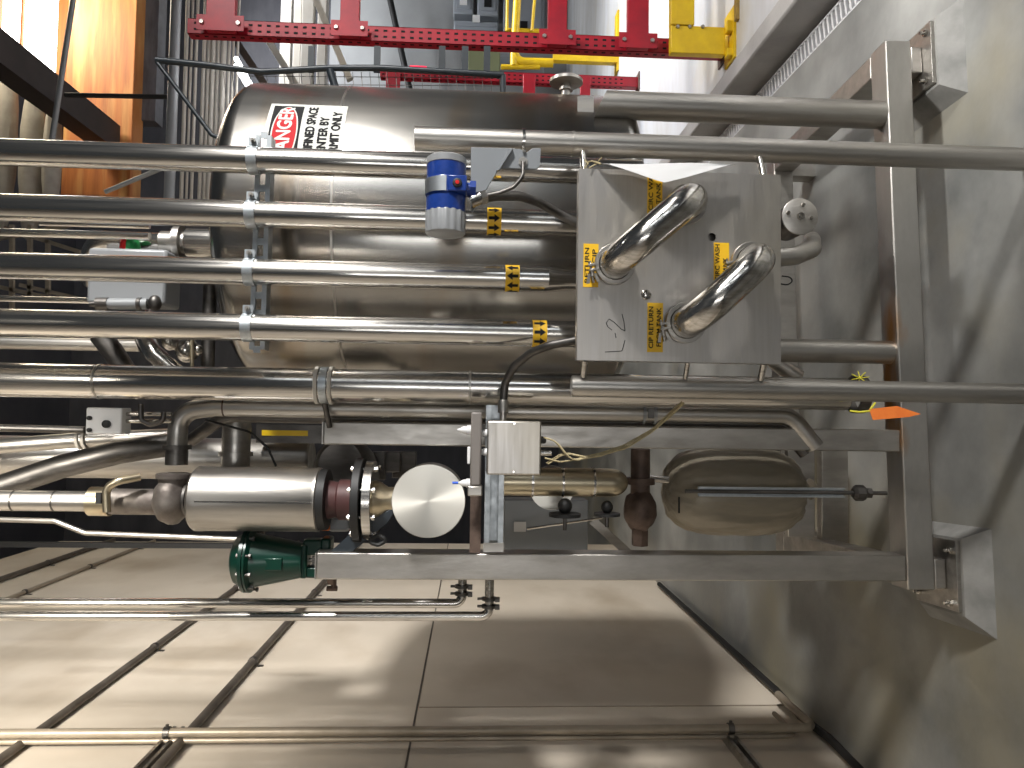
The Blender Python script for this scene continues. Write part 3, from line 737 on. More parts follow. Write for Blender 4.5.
q = P(543, 440, JY + .03); b = MB(); b.lathe(V((q.x, q.y, zj0)), -EZ, [(0, .010), (.014, .009), (.016, .005)], 14); b.build('gland', BLACK, jb)
q = P(543, 453, JY + .03); b = MB(); b.lathe(V((q.x, q.y, zj0)), -EZ, [(0, .007), (.03, .007)], 12); b.build('tube_stub', STEEL, jb)
q = P(503, 421, JY + .035); b = MB(); b.lathe(V((X1, q.y, q.z)), EX, [(0, .009), (.02, .009), (.021, .014), (.05, .014), (.055, .012)], 20); b.build('conduit_fitting', STEEL2, jb)
b = MB(); e0 = V((X1 + .05, q.y, q.z)); b.tube([e0, P(505, 383, JY + .03), P(514, 366, JY + .01), P(530, 353, JY - .02), P(550, 345, JY - .06), P(588, 338, JY - .07)], .0105, 16, fil=.05)
b.build('ribbed_hose', DARKST, label='dark ribbed hose rising from the junction box and slipping behind the panel', cat='conduit')
# wires
b = MB()
w = [[P(545, 438, 1.92), P(556, 441, 1.91), P(567, 455, 1.90), P(575, 461, 1.90), P(592, 456, 1.90), P(625, 449, 1.90), P(652, 432, 1.88), P(672, 415, 1.86), P(684, 403, 1.84)],
     [P(548, 464, 1.92), P(565, 453, 1.91), P(590, 458, 1.90), P(626, 446, 1.90), P(654, 430, 1.88), P(684, 402, 1.84)],
     [P(545, 458, 1.92), P(560, 462, 1.91), P(600, 456, 1.895), P(628, 447, 1.895)]]
for i, pts in enumerate(w): b.tube(pts, .0022, 8, fil=.05)
for i, pts in enumerate(w[:2]): b.tube([p + V((.002, .004, .004)) for p in pts], .0018, 8, fil=.05)
b.build('twine_bundle', TWINE, label='loose pale twine strands trailing from the junction box toward the support post', cat='twine')
# crossing strut channel (horizontal member px 484-503)
SY = JY + .078
A = P(494, 476, SY); B = P(494, 552, SY); zc_ = P(494, 515, SY).z; xa, xb = P(494, 405, SY).x, P(494, 551, SY).x
cs = thing('crossing_strut', V(((xa + xb) / 2, SY, zc_ - .025)), 'short horizontal strut channel behind the junction box, joining the two uprights', 'strut channel')
b = MB(); hw = S(9.5, SY)
b.mm((xb, SY, zc_ - hw), (xa, SY + .04, zc_ - hw + .003)); b.mm((xb, SY, zc_ + hw - .003), (xa, SY + .04, zc_ + hw)); b.mm((xb, SY + .037, zc_ - hw), (xa, SY + .04, zc_ + hw))
b.mm((xb, SY, zc_ - hw), (xa, SY + .003, zc_ - hw * .45)); b.mm((xb, SY, zc_ + hw * .45), (xa, SY + .003, zc_ + hw)); b.build('channel', GALV, cs)
b = MB(); b.mm((xb - .002, SY - .003, zc_ - hw * 1.05), (xb + .022, SY, zc_ + hw * 1.05)); b.build('end_fitting', STEEL2, cs)
# manifold bar with white fittings
MY = 1.90
xa, xb = P(476, 412, MY).x, P(476, 486, MY).x; zm1, zm0 = P(470.5, 450, MY).z, P(481.5, 450, MY).z
mf = thing('tube_manifold', V(((xa + xb) / 2, MY, zm0)), 'taupe manifold bar with white push-in fittings beside the junction box', 'manifold')
b = MB(); b.mm((xb, MY, zm0), (xa, MY + .05, zm1)); b.build('bar', PUTTY, mf, bevel=.005)
b = MB(); b.mm((P(476, 496, MY).x, MY - .004, zm0 - .004), (xb, MY + .05, zm1 + .006)); b.build('end_block', FRAME, mf, bevel=.003)
for py, s_, m in ((430, 1.25, WHITEP), (483, 1.15, WHITEP)):
    q = P(471, py, MY + .02); g_ = gland(V((q.x, q.y, zm1)), EZ, mf, m, s_)
    if py == 483: k = MB(); k.cyl(V((q.x, q.y, zm1 + .03)), V((q.x, q.y, zm1 + .045)), .0035, 10); k.build('blue_tip', BLUEP, mf, label='blue fitting tip')
b = MB(); q0, q1 = P(468, 447, MY).x, P(468, 464, MY).x; b.mm((q1, MY, zm1), (q0, MY + .03, zm1 + .008)); b.build('side_block', WHITEP, mf, bevel=.002)
b = MB(); xq0, xq1 = P(476, 496, 2.0).x, P(476, 552, 2.0).x
b.mm((xq1, 1.99, P(481, 520, 1.99).z), (xq0, 2.02, P(470, 520, 1.99).z)); b.build('bracket_plate', RUSTY, label='rust-brown plate below the manifold bar, left of the spun disc', cat='plate')

# ================================================================ PROCESS LINE: cylinder, flange, disc
CYY = 2.16
Xc = P(262, 499, CYY).x; rc = S(31, CYY)
ic = thing('insulated_cylinder', V((Xc, CYY, P(330, 499, CYY).z)), 'silver clad insulated cylinder above the black flange', 'insulated cylinder')
def zpx(px, py=499, Y=CYY): return P(px, py, Y).z
b = MB(); b.lathe(V((Xc, CYY, zpx(321))), EZ, [(0, rc * .97), (.003, rc * 1.01), (.012, rc * 1.01), (.014, rc), (zpx(206) - zpx(321), rc), (zpx(205) - zpx(321), rc * 1.01), (zpx(197) - zpx(321) - .004, rc * 1.01), (zpx(196) - zpx(321), rc * .95)], 64); b.build('cladding', STEEL2 if 0 else STEEL2, ic)
b = MB(); b.mm((Xc + .0, CYY - rc - .002, zpx(318)), (Xc + .004, CYY - rc * .9, zpx(206))); b.build('lap_seam', STEEL, ic)
b = MB(); b.lathe(V((Xc, CYY, zpx(329))), EZ, [(0, rc * .80), (.002, rc * .95), (zpx(321) - zpx(329), rc * .97)], 48); b.build('end_seal', BLACK, ic)
fl = thing('flanged_spool', V((Xc, CYY, zpx(395))), 'maroon pipe spool with black and polished flanges under the silver cylinder', 'pipe flange')
b = MB(); b.lathe(V((Xc, CYY, zpx(356))), EZ, [(0, rc * .64), (zpx(340) - zpx(356), rc * .64), (zpx(338) - zpx(356), rc * .56), (zpx(327) - zpx(356), rc * .62)], 40); b.build('maroon_spool', MAROON, fl)
rf = S(41, CYY)
b = MB(); b.lathe(V((Xc, CYY, zpx(364))), EZ, [(0, rf), (zpx(356) - zpx(364), rf)], 48); b.build('black_flange', BLACK, fl, bevel=.002)
b = MB(); b.lathe(V((Xc, CYY, zpx(375))), EZ, [(0, rf * .94), (zpx(366) - zpx(375), rf * .94)], 48); b.build('polished_flange', STEEL, fl, bevel=.002)
for k in range(8):
    a = 2 * PI * (k + .5) / 8; q = V((Xc + rf * .82 * math.cos(a), CYY + rf * .82 * math.sin(a), zpx(379)))
    m = MB(); m.lathe(q, EZ, [(0, .008), (.009, .008)], 6); m.cyl(q, V((q.x, q.y, zpx(352))), .0045, 8); m.lathe(V((q.x, q.y, zpx(356))), EZ, [(0, .008), (.008, .008)], 6); m.build('flange_bolt', WHITEP if 0 else STEEL, fl)
b = MB(); b.lathe(V((Xc, CYY, zpx(400))), EZ, [(0, rc * .42), (zpx(388) - zpx(400), rc * .42), (zpx(380) - zpx(400), rc * .58), (zpx(375) - zpx(400), rc * .62)], 40); b.build('neck', BRASSY, fl)
# spun disc
DY = 2.02; dc = P(428.5, 501, DY); rd = S(36.5, DY)
ds = thing('round_meter', V((dc.x, DY, dc.z - rd)), 'round meter with a spun steel disc face, below the black and polished flanges', 'meter')
def disc_mat():
    m, nt, b = new_mat('radial_disc'); N, L = nt.nodes, nt.links
    b.inputs['Metallic'].default_value = 1; b.inputs['Base Color'].default_value = (.74, .715, .65, 1); b.inputs['Roughness'].default_value = .40
    b.inputs['Anisotropic'].default_value = .75
    tg_ = N.new('ShaderNodeTangent'); tg_.direction_type = 'RADIAL'; tg_.axis = 'Y'; L.new(tg_.outputs[0], b.inputs['Tangent']); return m
b = MB(); o = V((dc.x, DY + .006, dc.z))
b.lathe(o, -EY, [(0, rd * .985), (.003, rd), (.006, rd * .985), (.006, rd * .5), (.006, .0006)], 96); dk = b.build('disc_face', disc_mat(), None)
# re-root so the radial tangent is centred on the disc
me = dk.data; off = V(dk['_o']) - V((dc.x, DY, dc.z))
for v in me.vertices: v.co += off
dk.location = V((dc.x, DY, dc.z)) - V(ds['_o']); dk.parent = ds
b = MB(); b.lathe(o, EY, [(0, rd * .97), (.11, rd * .97), (.12, rd * .8), (.16, rd * .8)], 64); b.build('barrel', STEEL2, ds)
b = MB(); b.cyl(V((dc.x, CYY, zpx(400))), V((dc.x, CYY, dc.z)), rc * .40, 24); b.build('inlet_neck', BRASSY, ds)

# ================================================================ GREEN ACTUATOR
GY = 2.2; gp = 560
def gz(px): return P(px, gp, GY).z
Xg = P(285, 560, GY).x
ga = thing('green_actuator', V((Xg, GY, gz(330))), 'dark green diaphragm actuator beside the top of the left upright', 'actuator')
r1 = S(31, GY)
b = MB(); b.lathe(V((Xg, GY, gz(250))), EZ, [(0, r1), (.010, r1), (.013, r1 * .86), (.035, r1 * .74), (.046, r1 * .50), (.050, r1 * .2)], 48); b.build('diaphragm_dome', GREEN, ga)
b = MB(); b.lathe(V((Xg, GY, gz(304))), EZ, [(0, r1 * .52), (.012, r1 * .56), (gz(262) - gz(304), r1 * .80), (gz(256) - gz(304), r1 * .84), (gz(253) - gz(304), r1 * 1.0), (gz(251) - gz(304), r1 * 1.0)], 48); b.build('lower_casing', GREEN, ga)
for k in range(10):
    a = 2 * PI * k / 10; q = V((Xg + r1 * .92 * math.cos(a), GY + r1 * .92 * math.sin(a), gz(259)))
    m = MB(); m.cyl(q, q + EZ * .040, .004, 8); m.lathe(q + EZ * .034, EZ, [(0, .007), (.006, .007)], 6); m.lathe(q - EZ * .0, EZ, [(0, .007), (.006, .007)], 6); m.build('rim_bolt', DARKST, ga)
b = MB(); b.box(V((Xg, GY - r1 * .62, (gz(268) + gz(290)) / 2)), (.035, .02, .05)); b.build('cast_pad', GREEN, ga, bevel=.003)
b = MB(); yw = r1 * .52
b.mm((Xg - yw, GY - .03, gz(309)), (Xg + yw, GY + .03, gz(302))); b.mm((Xg - yw, GY - .022, gz(325)), (Xg - yw * .35, GY + .022, gz(304))); b.mm((Xg + yw * .35, GY - .022, gz(325)), (Xg + yw * 1.3, GY + .022, gz(304))); b.mm((Xg - yw, GY - .03, gz(332)), (Xg + yw * 1.4, GY + .03, gz(322))); b.build('yoke', GREEN, ga, bevel=.006)
b = MB(); b.cyl(V((Xg, GY, gz(330))), V((Xg, GY, gz(305))), .006, 12); b.mm((Xg - .012, GY - .008, gz(316)), (Xg + .012, GY + .004, gz(312))); b.build('stem', STEEL, ga)
b = MB(); b.tube([V((Xg, GY, gz(238))), V((Xg, GY, gz(233))), V((Xg + .012, GY, gz(231)))], .005, 8); b.build('vent_plug', STEEL2, ga)
b = MB(); q = P(334, 578, GY); b.lathe(q, EZ, [(0, .02), (.016, .02)], 6); b.cyl(q - EX * .03, q + EX * .03, .008, 10); b.cyl(q - EX * .03 - EZ * .01, q - EX * .03 + EZ * .02, .008, 8); b.build('lower_nuts', RUSTY, ga)
# grey hanger arm linking upright and flange
b = MB(); b.prism([P(330, 552, 2.13), P(352, 552, 2.13), P(388, 523, 2.13), P(398, 506, 2.13), P(366, 520, 2.13)], EY * .02); b.build('hanger_plate', DGREY, label='dark grey plate slanting from the left upright up to the black flange', cat='plate', bevel=.002)
b = MB(); b.tube([P(378, 535, 2.1), P(388, 540, 2.1), P(378, 545, 2.1), P(366, 541, 2.1), P(378, 535, 2.1)], .006, 8, fil=.01); b.build('hose_loop', BLACK, label='small black loop of hose lying at the foot of the slanted grey plate', cat='hose')
b = MB(); b.mm((P(345, 530, 2.3).x, 2.26, P(352, 530, 2.3).z), (P(345, 515, 2.3).x, 2.32, P(330, 530, 2.3).z)); b.build('white_bottle', GREYC, label='pale block half hidden between the maroon spool and the green actuator', cat='block', bevel=.01)
b = MB(); b.box(P(325, 527, 2.26), (.02, .02, .03)); b.build('orange_plug', ORANGE, label='tiny orange plug beside the maroon spool', cat='plug', bevel=.004)

# ================================================================ VALVE AND ELBOW ABOVE CYLINDER
vy = 2.14
vl = thing('cast_valve', P(190, 495, vy), 'rough cast grey valve body above the silver clad cylinder', 'valve')
b = MB(); c = P(172, 500, vy)
b.blob(c, (S(24, vy), S(22, vy), S(17, vy)), 28, 18, lambda e: 1 + .08 * noise.noise(e * 2.3)); b.build('body', CAST, vl)
b = MB(); q = P(174, 478, vy); b.cyl(V((q.x - .05, vy, q.z)), V((q.x + .014, vy, q.z)), S(14, vy), 28); b.cyl(V((q.x + .0, vy, q.z)), V((q.x + .012, vy, q.z)), S(16.5, vy), 28); b.build('bonnet', CAST, vl)
b = MB(); b.cyl(P(186, 499, vy), P(198, 499, vy), S(11, vy), 20); b.cyl(P(187, 499, vy), P(189.5, 499, vy), S(16, vy), 20); b.build('outlet', DARKST, vl)
# left feed pipe
fp = thing('feed_pipe', P(155, 501, 2.16), 'grey vertical pipe entering the cast valve body from above', 'pipe')
b = MB(); Xf = P(60, 501, 2.16).x; b.cyl(V((Xf, 2.16, P(160, 500, 2.16).z)), V((Xf, 2.16, P(112, 500, 2.16).z)), S(12.5, 2.16), 28); b.build('cast_sleeve', CAST, fp)
b = MB(); b.cyl(V((Xf, 2.16, P(113, 500, 2.16).z)), V((Xf, 2.16, P(-420, 500, 2.16).z)), S(9.8, 2.16), 28); b.build('pipe_run', STEEL2, fp)
for px in (15, 56): b = MB(); z = P(px, 500, 2.16).z; b.ring(V((Xf, 2.16, z)), EZ, S(9.8, 2.16) - .0005, .002, .004, 28); b.build('joint_line', DARKST, fp)
bc = thing('hose_coupling', P(115, 505, 2.12), 'tan coupling with a bent spout on the grey feed pipe', 'coupling')
b = MB(); b.ring(V((Xf, 2.16, P(101, 500, 2.16).z)), EZ, S(9.9, 2.16), .012, .055, 28); b.build('collar', BRASSY, bc)
b = MB(); b.tube([P(107, 512, 2.09), P(106, 488, 2.09), P(118, 481, 2.09), P(140, 477, 2.12)], .011, 14, fil=.035); b.build('spout', BRASSY, bc)
b = MB(); b.box(P(99, 498, 2.095), (.03, .01, .014)); b.build('clip', BLACK, bc)
# elbow run and the long pair of tubes
er = thing('elbow_pipe', P(178, 462, 2.12), 'steel pipe bending from the cast valve body into the long vertical run', 'pipe')
yE = 2.15; rE = S(9.3, yE)
Xe = P(450, 410.5, yE).x
b = MB(); b.tube([P(176, 460, yE), P(179, 411.5, yE), V((Xe, yE, P(215, 410, yE).z)), V((Xe, yE, P(790, 410, yE).z)), V((Xe - .09, yE + .0, P(815, 410, yE).z))], rE, 28, fil=.075, seg=12); b.build('bent_pipe', STEEL2, er)
b = MB(); q = P(177, 447, yE); b.cyl(q + EX * -.006, q + EX * .006, rE * 1.45, 24); b.cyl(q - EX * .05, q, rE * 1.12, 24); b.build('union_clamp', DARKST, er)
for py in (415,):
    pass
b = MB(); z = P(225, 410, yE).z; b.ring(V((Xe, yE, z)), EZ, rE - .0005, .0018, .004, 28); b.build('weld_band', RUSTY, er)
e2 = thing('elbow_pipe', P(200, 440, 2.3), 'darker second pipe curving close behind the bent steel pipe', 'pipe')
X2 = P(450, 419, 2.24).x
b = MB(); b.tube([P(165, 446, 2.3), P(190, 441, 2.3), P(208, 428, 2.26), V((X2, 2.24, P(225, 418, 2.24).z)), V((X2, 2.24, P(780, 418, 2.24).z)), V((X2 - .09, 2.24, P(805, 418, 2.24).z))], S(6.5, 2.24), 24, fil=.06, seg=10); b.build('bent_pipe', DARKST, e2)
cl = thing('twin_pipe_clamp', P(650, 412, 2.1), 'pale clamp pair gripping the twin tubes right of the twine', 'pipe clamp')
for px in (643, 654):
    z = P(px, 410, yE).z; k = MB(); k.ring(V((Xe, yE, z)), EZ, rE + .0005, .0035, .008, 28); k.build('band', GREYC, cl)
k = MB(); k.box(V((Xe, yE - rE - .005, P(648.5, 410, yE).z)), (.028, .006, .018)); k.build('bridge', DARKST, cl)

# stub pipe (horizontal) and horizontal tank shell behind
b = MB(); q = P(237, 417, 2.35); b.cyl(V((q.x, 2.35, q.z)), V((P(237, 470, 2.35).x, 2.35, q.z)), S(13.5, 2.35), 28); b.cyl(V((P(237, 452, 2.35).x, 2.35, q.z)), V((P(237, 456, 2.35).x, 2.35, q.z)), S(16, 2.35), 28)
b.build('branch_pipe', STEEL2, label='short horizontal branch pipe above the silver clad cylinder', cat='pipe')
b = MB(); XX = P(150, 458, 2.6).x; b.lathe(V((XX, 2.6, P(312, 458, 2.6).z)), EZ, [(0, S(20, 2.6) * .9), (.01, S(20, 2.6)), (P(-380, 458, 2.6).z - P(312, 458, 2.6).z, S(20, 2.6))], 40)
b.build('duct_pipe', STEEL2, label='wide dull silver duct running up behind the bent pipes', cat='pipe')
XX = P(290, 434, 2.5).x
b = MB(); b.mm((XX - .03, 2.5, P(322, 434, 2.5).z), (XX + .03, 2.51, P(256, 434, 2.5).z)); mk = b.build('marked_plate', DARKST, label='dark strip with a worn yellow marking behind the upright top', cat='plate')
b = MB(); b.mm((XX - .006, 2.497, P(308, 434, 2.5).z), (XX + .012, 2.4995, P(262, 434, 2.5).z)); b.build('yellow_marking', YPAINT, mk)
# fat diagonal hoses at left
b = MB(); b.tube([P(-60, 503, 2.25), P(0, 487, 2.25), P(60, 467, 2.25), P(120, 452, 2.25), P(175, 444, 2.3)], S(11.5, 2.25), 24); b.build('fat_hose', DARKST, label='fat dark hose slanting down to the bent pipes, nearer of two', cat='hose')
dh = thing('slanted_pipe', P(0, 470, 2.35), 'slimmer slanting pipe with cream bands behind the fat dark hose', 'pipe')
b = MB(); b.tube([P(-60, 452, 2.4), P(0, 446, 2.4), P(80, 440, 2.4), P(170, 436, 2.45)], S(7.5, 2.4), 20); b.build('pipe_run', STEEL2, dh)
for px in (80, 86): b = MB(); b.ring(P(px, 440 - (px - 80) * .02, 2.4), P(90, 439, 2.4) - P(70, 441, 2.4), S(7.6, 2.4), .005, .009, 24); b.build('band', CREAM, dh)
# white box
b0, b1 = P(85, 434, 2.1), P(122, 408, 2.1)
wb = thing('white_box', V(((b0.x + b1.x) / 2, 2.1, b1.z)), 'small white junction box with black screws beside the thickest pipe', 'junction box')
b = MB(); b.mm((b0.x, 2.1, b1.z), (b1.x, 2.16, b0.z)); b.build('enclosure', WHITEP, wb, bevel=.004)
for px, py, r in ((90, 418, .006), (90, 430, .006), (107, 424, .011)):
    q = P(px, py, 2.1); b = MB(); b.lathe(V((q.x, 2.1, q.z)), -EY, [(0, r), (.008, r), (.010, r * .6)], 16); b.build('black_knob', BLACK, wb)
for i, py in enumerate((414, 421)):
    b = MB(); b.cyl(P(122, py, 2.13), P(172, py, 2.13), .006, 12); b.build('small_tube', STEEL, label=('right' if i == 0 else 'left') + '-hand slim tube running down from the white box', cat='tube')
b = MB(); b.tube([P(141, 404, 2.1), P(141, 420, 2.1), P(150, 425, 2.1), P(163, 421, 2.1), P(164, 412, 2.1)], .007, 12, fil=.015); b.build('u_bolt', DARKST, label='dark u-shaped bolt beneath the white box, by the thickest pipe', cat='bolt')
b = MB(); b.cyl(P(-40, 427, 2.3), P(85, 430, 2.3), .011, 14); b.build('small_tube', DARKST, label='dark tube dropping from above to the back of the white box', cat='tube')
b = MB(); b.tube([P(205, 420, 2.2), P(250, 432, 2.2), P(268, 448, 2.2), P(276, 466, 2.18)], .0035, 8, fil=.05); b.build('black_cable', BLACK, label='thin black cable drooping onto the silver clad cylinder', cat='cable')
# curved housing behind the black flange
b = MB(); q = P(345, 474, 2.45); b.lathe(q + EY * .1, V((.3, -1, .1)), [(0, .10), (.09, .10), (.12, .08), (.13, .07)], 36); b.build('round_housing', DARKST, label='dark round housing peeping out behind the maroon spool', cat='housing')

# ================================================================ LOWER BAY
cn = thing('tinted_canister', P(628, 483, 2.25), 'heat-tinted ribbed steel canister with a domed end below the crossing strut', 'canister')
Yc = 2.24; XC = P(565, 482, Yc).x; rC = S(14.2, Yc)
def cz(px): return P(px, 482, Yc).z
prof = [(0, .002)]
for k in range(1, 9): a = k / 8 * PI / 2; prof.append((.055 * (1 - math.cos(a)), rC * math.sin(a)))
prof.append((cz(500) - cz(628), rC))
b = MB(); b.lathe(V((XC, Yc, cz(628))), EZ, prof, 40, cap=False); b.build('casing', BRASSY, cn)
for px in (532, 562, 593): b = MB(); b.ring(V((XC, Yc, cz(px))), EZ, rC - .001, .0035, .007, 36); b.build('rib', STEEL, cn)
b = MB(); q = P(552, 488, 2.36); b.cyl(q, q + EY * .03, S(22, 2.36), 36); b.build('pale_disc', DISC, label='pale round cover half hidden behind the tinted canister', cat='cover')
def handwheel(px, py, Y, R, label):
    t = thing('hand_knob', P(px, py, Y), label, 'knob'); q = P(px, py, Y)
    b = MB(); b.blob(q, (R * .5, R * .5, R * .45), 16, 10); b.build('boss', BLACK, t)
    b = MB(); b.cyl(q - EX * (R * .45), q - EX * (R * .65), R, 24); b.build('wheel', BLACK, t); b = MB(); b.cyl(q - EX * (R * .6), q - EX * (R * 1.5), .006, 10); b.build('spindle', DARKST, t)
handwheel(565, 506, 2.22, .048, 'black hand knob under the pale round cover')
handwheel(607, 507, 2.24, .040, 'black hand knob beside the domed end of the canister')
rv = thing('rusted_valve', P(640, 500, 2.3), 'rust-brown cast valve between the canister and the wrapped motor', 'valve')
q = P(640, 510, 2.3)
b = MB(); b.blob(q, (.068, .06, .05), 28, 18, lambda e: 1 + .12 * noise.noise(e * 2.5)); b.build('body', RUSTY, rv)
b = MB(); b.cyl(q + EX * .03, q + EX * .19, .030, 24); b.cyl(q + EX * .08, q + EX * .10, .045, 24); b.build('stem_column', RUSTY, rv); b = MB(); b.cyl(q - EX * .05, q - EX * .11, .026, 6); b.build('bottom_plug', RUSTY, rv)
b = MB(); q2 = P(648, 478, 2.3); b.cyl(q2, P(668, 480, 2.3), .011, 14); b.build('outlet_tube', STEEL, rv)
# wrapped motor
WY = 2.36; wc = P(733, 491, WY)
wm = thing('wrapped_motor', P(800, 491, WY), 'bulging motor wrapped in wrinkled translucent plastic at the foot of the skid', 'motor')
def bagf(e): 
    return (1 + .035 * noise.noise(V((e.x * 3, e.y * 3, e.z * 1.2))) + .022 * noise.noise(V((e.x * 9, e.y * 9, e.z * 2.4))) + .018 * abs(noise.noise(V((e.x * 19, e.y * 19, e.z * 3.5))))) * (1 + .5 * e.z * e.z * (1 - e.z * e.z)) * (1 if e.z < .0 else 1)
b = MB(); b.blob(wc, (S(44, WY), S(44, WY) * .95, S(70, WY)), 150, 80, bagf); b.build('plastic_wrap', BAG, wm)
b = MB(); b.lathe(P(792, 489, WY), -EZ, [(0, .05), (.03, .028), (.05, .022), (.06, .035), (.07, .03)], 20); b.build('gathered_end', BAG, wm)
b = MB(); p0, p1 = P(679, 497, WY - .13), P(679, 513, WY - .13); b.cyl(p0, p1, .003, 8); b.build('tie_strap', BLACK, wm)
b = MB(); b.mm((P(803, 535, 2.55).x, 2.5, P(815, 500, 2.5).z), (P(803, 450, 2.5).x, 2.53, P(788, 500, 2.5).z)); b.build('end_plate', FRAME, label='upright steel plate behind the lower end of the wrapped motor', cat='plate', bevel=.003)
sr = thing('slotted_rod', P(845, 492, 2.17), 'slim slotted steel rail standing in front of the wrapped motor', 'rail')
xr = P(760, 491.5, 2.17).x
b = MB(); b.mm((xr - .013, 2.16, P(842, 491, 2.17).z), (xr + .013, 2.163, P(697, 491, 2.17).z)); b.mm((xr - .014, 2.150, P(842, 491, 2.17).z), (xr - .010, 2.163, P(697, 491, 2.17).z)); b.mm((xr + .010, 2.150, P(842, 491, 2.17).z), (xr + .014, 2.163, P(697, 491, 2.17).z)); b.build('channel', GALV, sr)
b = MB(); b.cyl(V((xr, 2.157, P(884, 491, 2.17).z)), V((xr, 2.157, P(684, 491, 2.17).z)), .006, 12); b.build('threaded_rod', DARKST, sr)
b = MB(); q = V((xr, 2.157, P(857, 491, 2.17).z)); b.lathe(q, EZ, [(-.02, .014), (-.012, .024), (.012, .024), (.02, .014)], 8); b.cyl(q - EZ * .035, q - EZ * .02, .016, 6); b.build('nut', DARKST, sr)
# grey cabinet and a leaning channel behind
b = MB(); b.mm((P(550, 552, 2.75).x, 2.75, P(588, 530, 2.75).z), (P(550, 500, 2.75).x, 2.85, P(504, 530, 2.75).z)); gc = b.build('control_cabinet', GREYP, label='plain grey cabinet in shade beneath the tinted canister', cat='cabinet', bevel=.004)
b = MB(); b.mm((P(520, 532, 2.74).x, 2.745, P(526, 530, 2.74).z), (P(520, 522, 2.74).x, 2.7495, P(514, 530, 2.74).z)); b.build('white_sticker', PAPER, gc)
b = MB(); b.bar(P(592, 520, 2.6), P(634, 558, 2.6), .03, .03); b.build('leaning_channel', STEEL2, label='slanted steel channel between the cabinet and the rusted valve', cat='channel')
b = MB(); b.tube([P(527, 529, 2.5), P(602, 518, 2.5)], .004, 8); b.build('thin_rod', STEEL, label='thin rod crossing in front of the shaded grey cabinet', cat='rod')
for i, (px, pw, py0, py1, Y) in enumerate(((390, 10, 452, 472, 2.6), (404, 12, 452, 478, 2.7), (378, 7, 452, 480, 2.55), (835, 13, 450, 545, 2.7))):
    a = P(px - pw, py1, Y); c = P(px + pw, py0, Y); b = MB(); b.mm((a.x, Y, c.z), (c.x, Y + .04, a.z)); b.build('cross_member', DARKST if i < 3 else FRAME, label=['dark crossbar in the bay right of the round meter, middle one', 'widest dark crossbar just above the round meter', 'narrow dark crossbar nearest the polished flange', 'grey crossbar low in the bay below the wrapped motor'][i], cat='crossbar', bevel=.002)
# small round cover and pipe elbow right of panel
b = MB(); q = P(800, 216.5, 2.05); tdc = thing('round_cover', q, 'round grey cover plate with screws beside the lower edge of the hook-up panel', 'cover')
b.lathe(q + EY * .004, -EY, [(0, S(19, 2.05)), (.005, S(19, 2.05)), (.006, S(18.4, 2.05)), (.006, .001)], 48); b.build('plate', FRAME, tdc)
b = MB(); b.cyl(q + EY * .004, q + EY * .10, S(17, 2.05), 32); b.build('barrel', DARKST, tdc)
b = MB(); b.lathe(q - EY * .002, -EY, [(0, .012), (.008, .011)], 6); b.cyl(q - EY * .004, q - EY * .014, .006, 12); b.build('centre_nut', STEEL, tdc)
for px, py in ((788, 213), (811, 218), (803, 205)):
    c = P(px, py, 2.048); k = MB(); k.lathe(V((c.x, 2.048, c.z)), -EY, [(0, .006), (.006, .005)], 10); k.build('screw', STEEL, tdc)
b = MB(); b.tube([P(770, 258, 2.02), P(795, 256, 2.02), P(812, 249, 2.05), P(812, 240, 2.25)], S(9.5, 2.03), 24, fil=.05); b.build('drain_elbow', STEEL2, label='stained pipe elbow just left of the round grey cover', cat='pipe')
b = MB(); b.tube([P(782, 276, 2.0), P(790, 277, 2.0), P(793, 281, 2.0), P(788, 285, 2.0), P(781, 284, 2.0)], .002, 8, fil=.02); b.build('wire_loop', BLACK, label='small black wire loop poking out past the hook-up panel edge', cat='wire')
b = MB(); b.cyl(P(770, 357, 2.3), P(798, 378, 2.3), S(9, 2.3), 24); b.build('angled_pipe', STEEL2, label='short angled pipe seen below the hook-up panel corner', cat='pipe')
# tags and twine
ot = thing('orange_tag', P(895, 412, 1.98), 'orange tag tied with yellow twine low on the thick pipe', 'tag')
b = MB(); b.prism([P(869, 409, 1.99), P(897, 406, 1.98), P(921, 414, 1.97), P(909, 417, 1.97), P(873, 420, 1.99)], EY * .0015); b.build('card', ORANGE, ot)
b = MB(); b.tube([P(870, 411, 1.99), P(860, 412, 2.0), P(850, 411, 2.02)], .003, 6); b.tube([P(870, 410, 1.99), P(875, 403, 2.02)], .003, 6); b.build('twine_tie', TWINEY, ot)
b = MB()
for k in range(7): a = 2 * PI * k / 7; b.tube([P(860, 378, 2.0), P(860 + 9 * math.cos(a), 377 + 6 * math.sin(a), 2.0 + .01 * math.cos(3 * a))], .0015, 6)
b.build('twine_knot', TWINEY, label='frayed yellow twine knot beside the thick pipe below the panel', cat='twine')
b = MB(); q = P(871, 408, 2.08); b.ring(V((P5[1], 2.08, P(868, 400, 2.08).z + .03)), EZ, P5[2], .008, .03, 28); b.build('end_collar', DARKST, label='dark collar at the lower end of the thickest pipe', cat='collar')

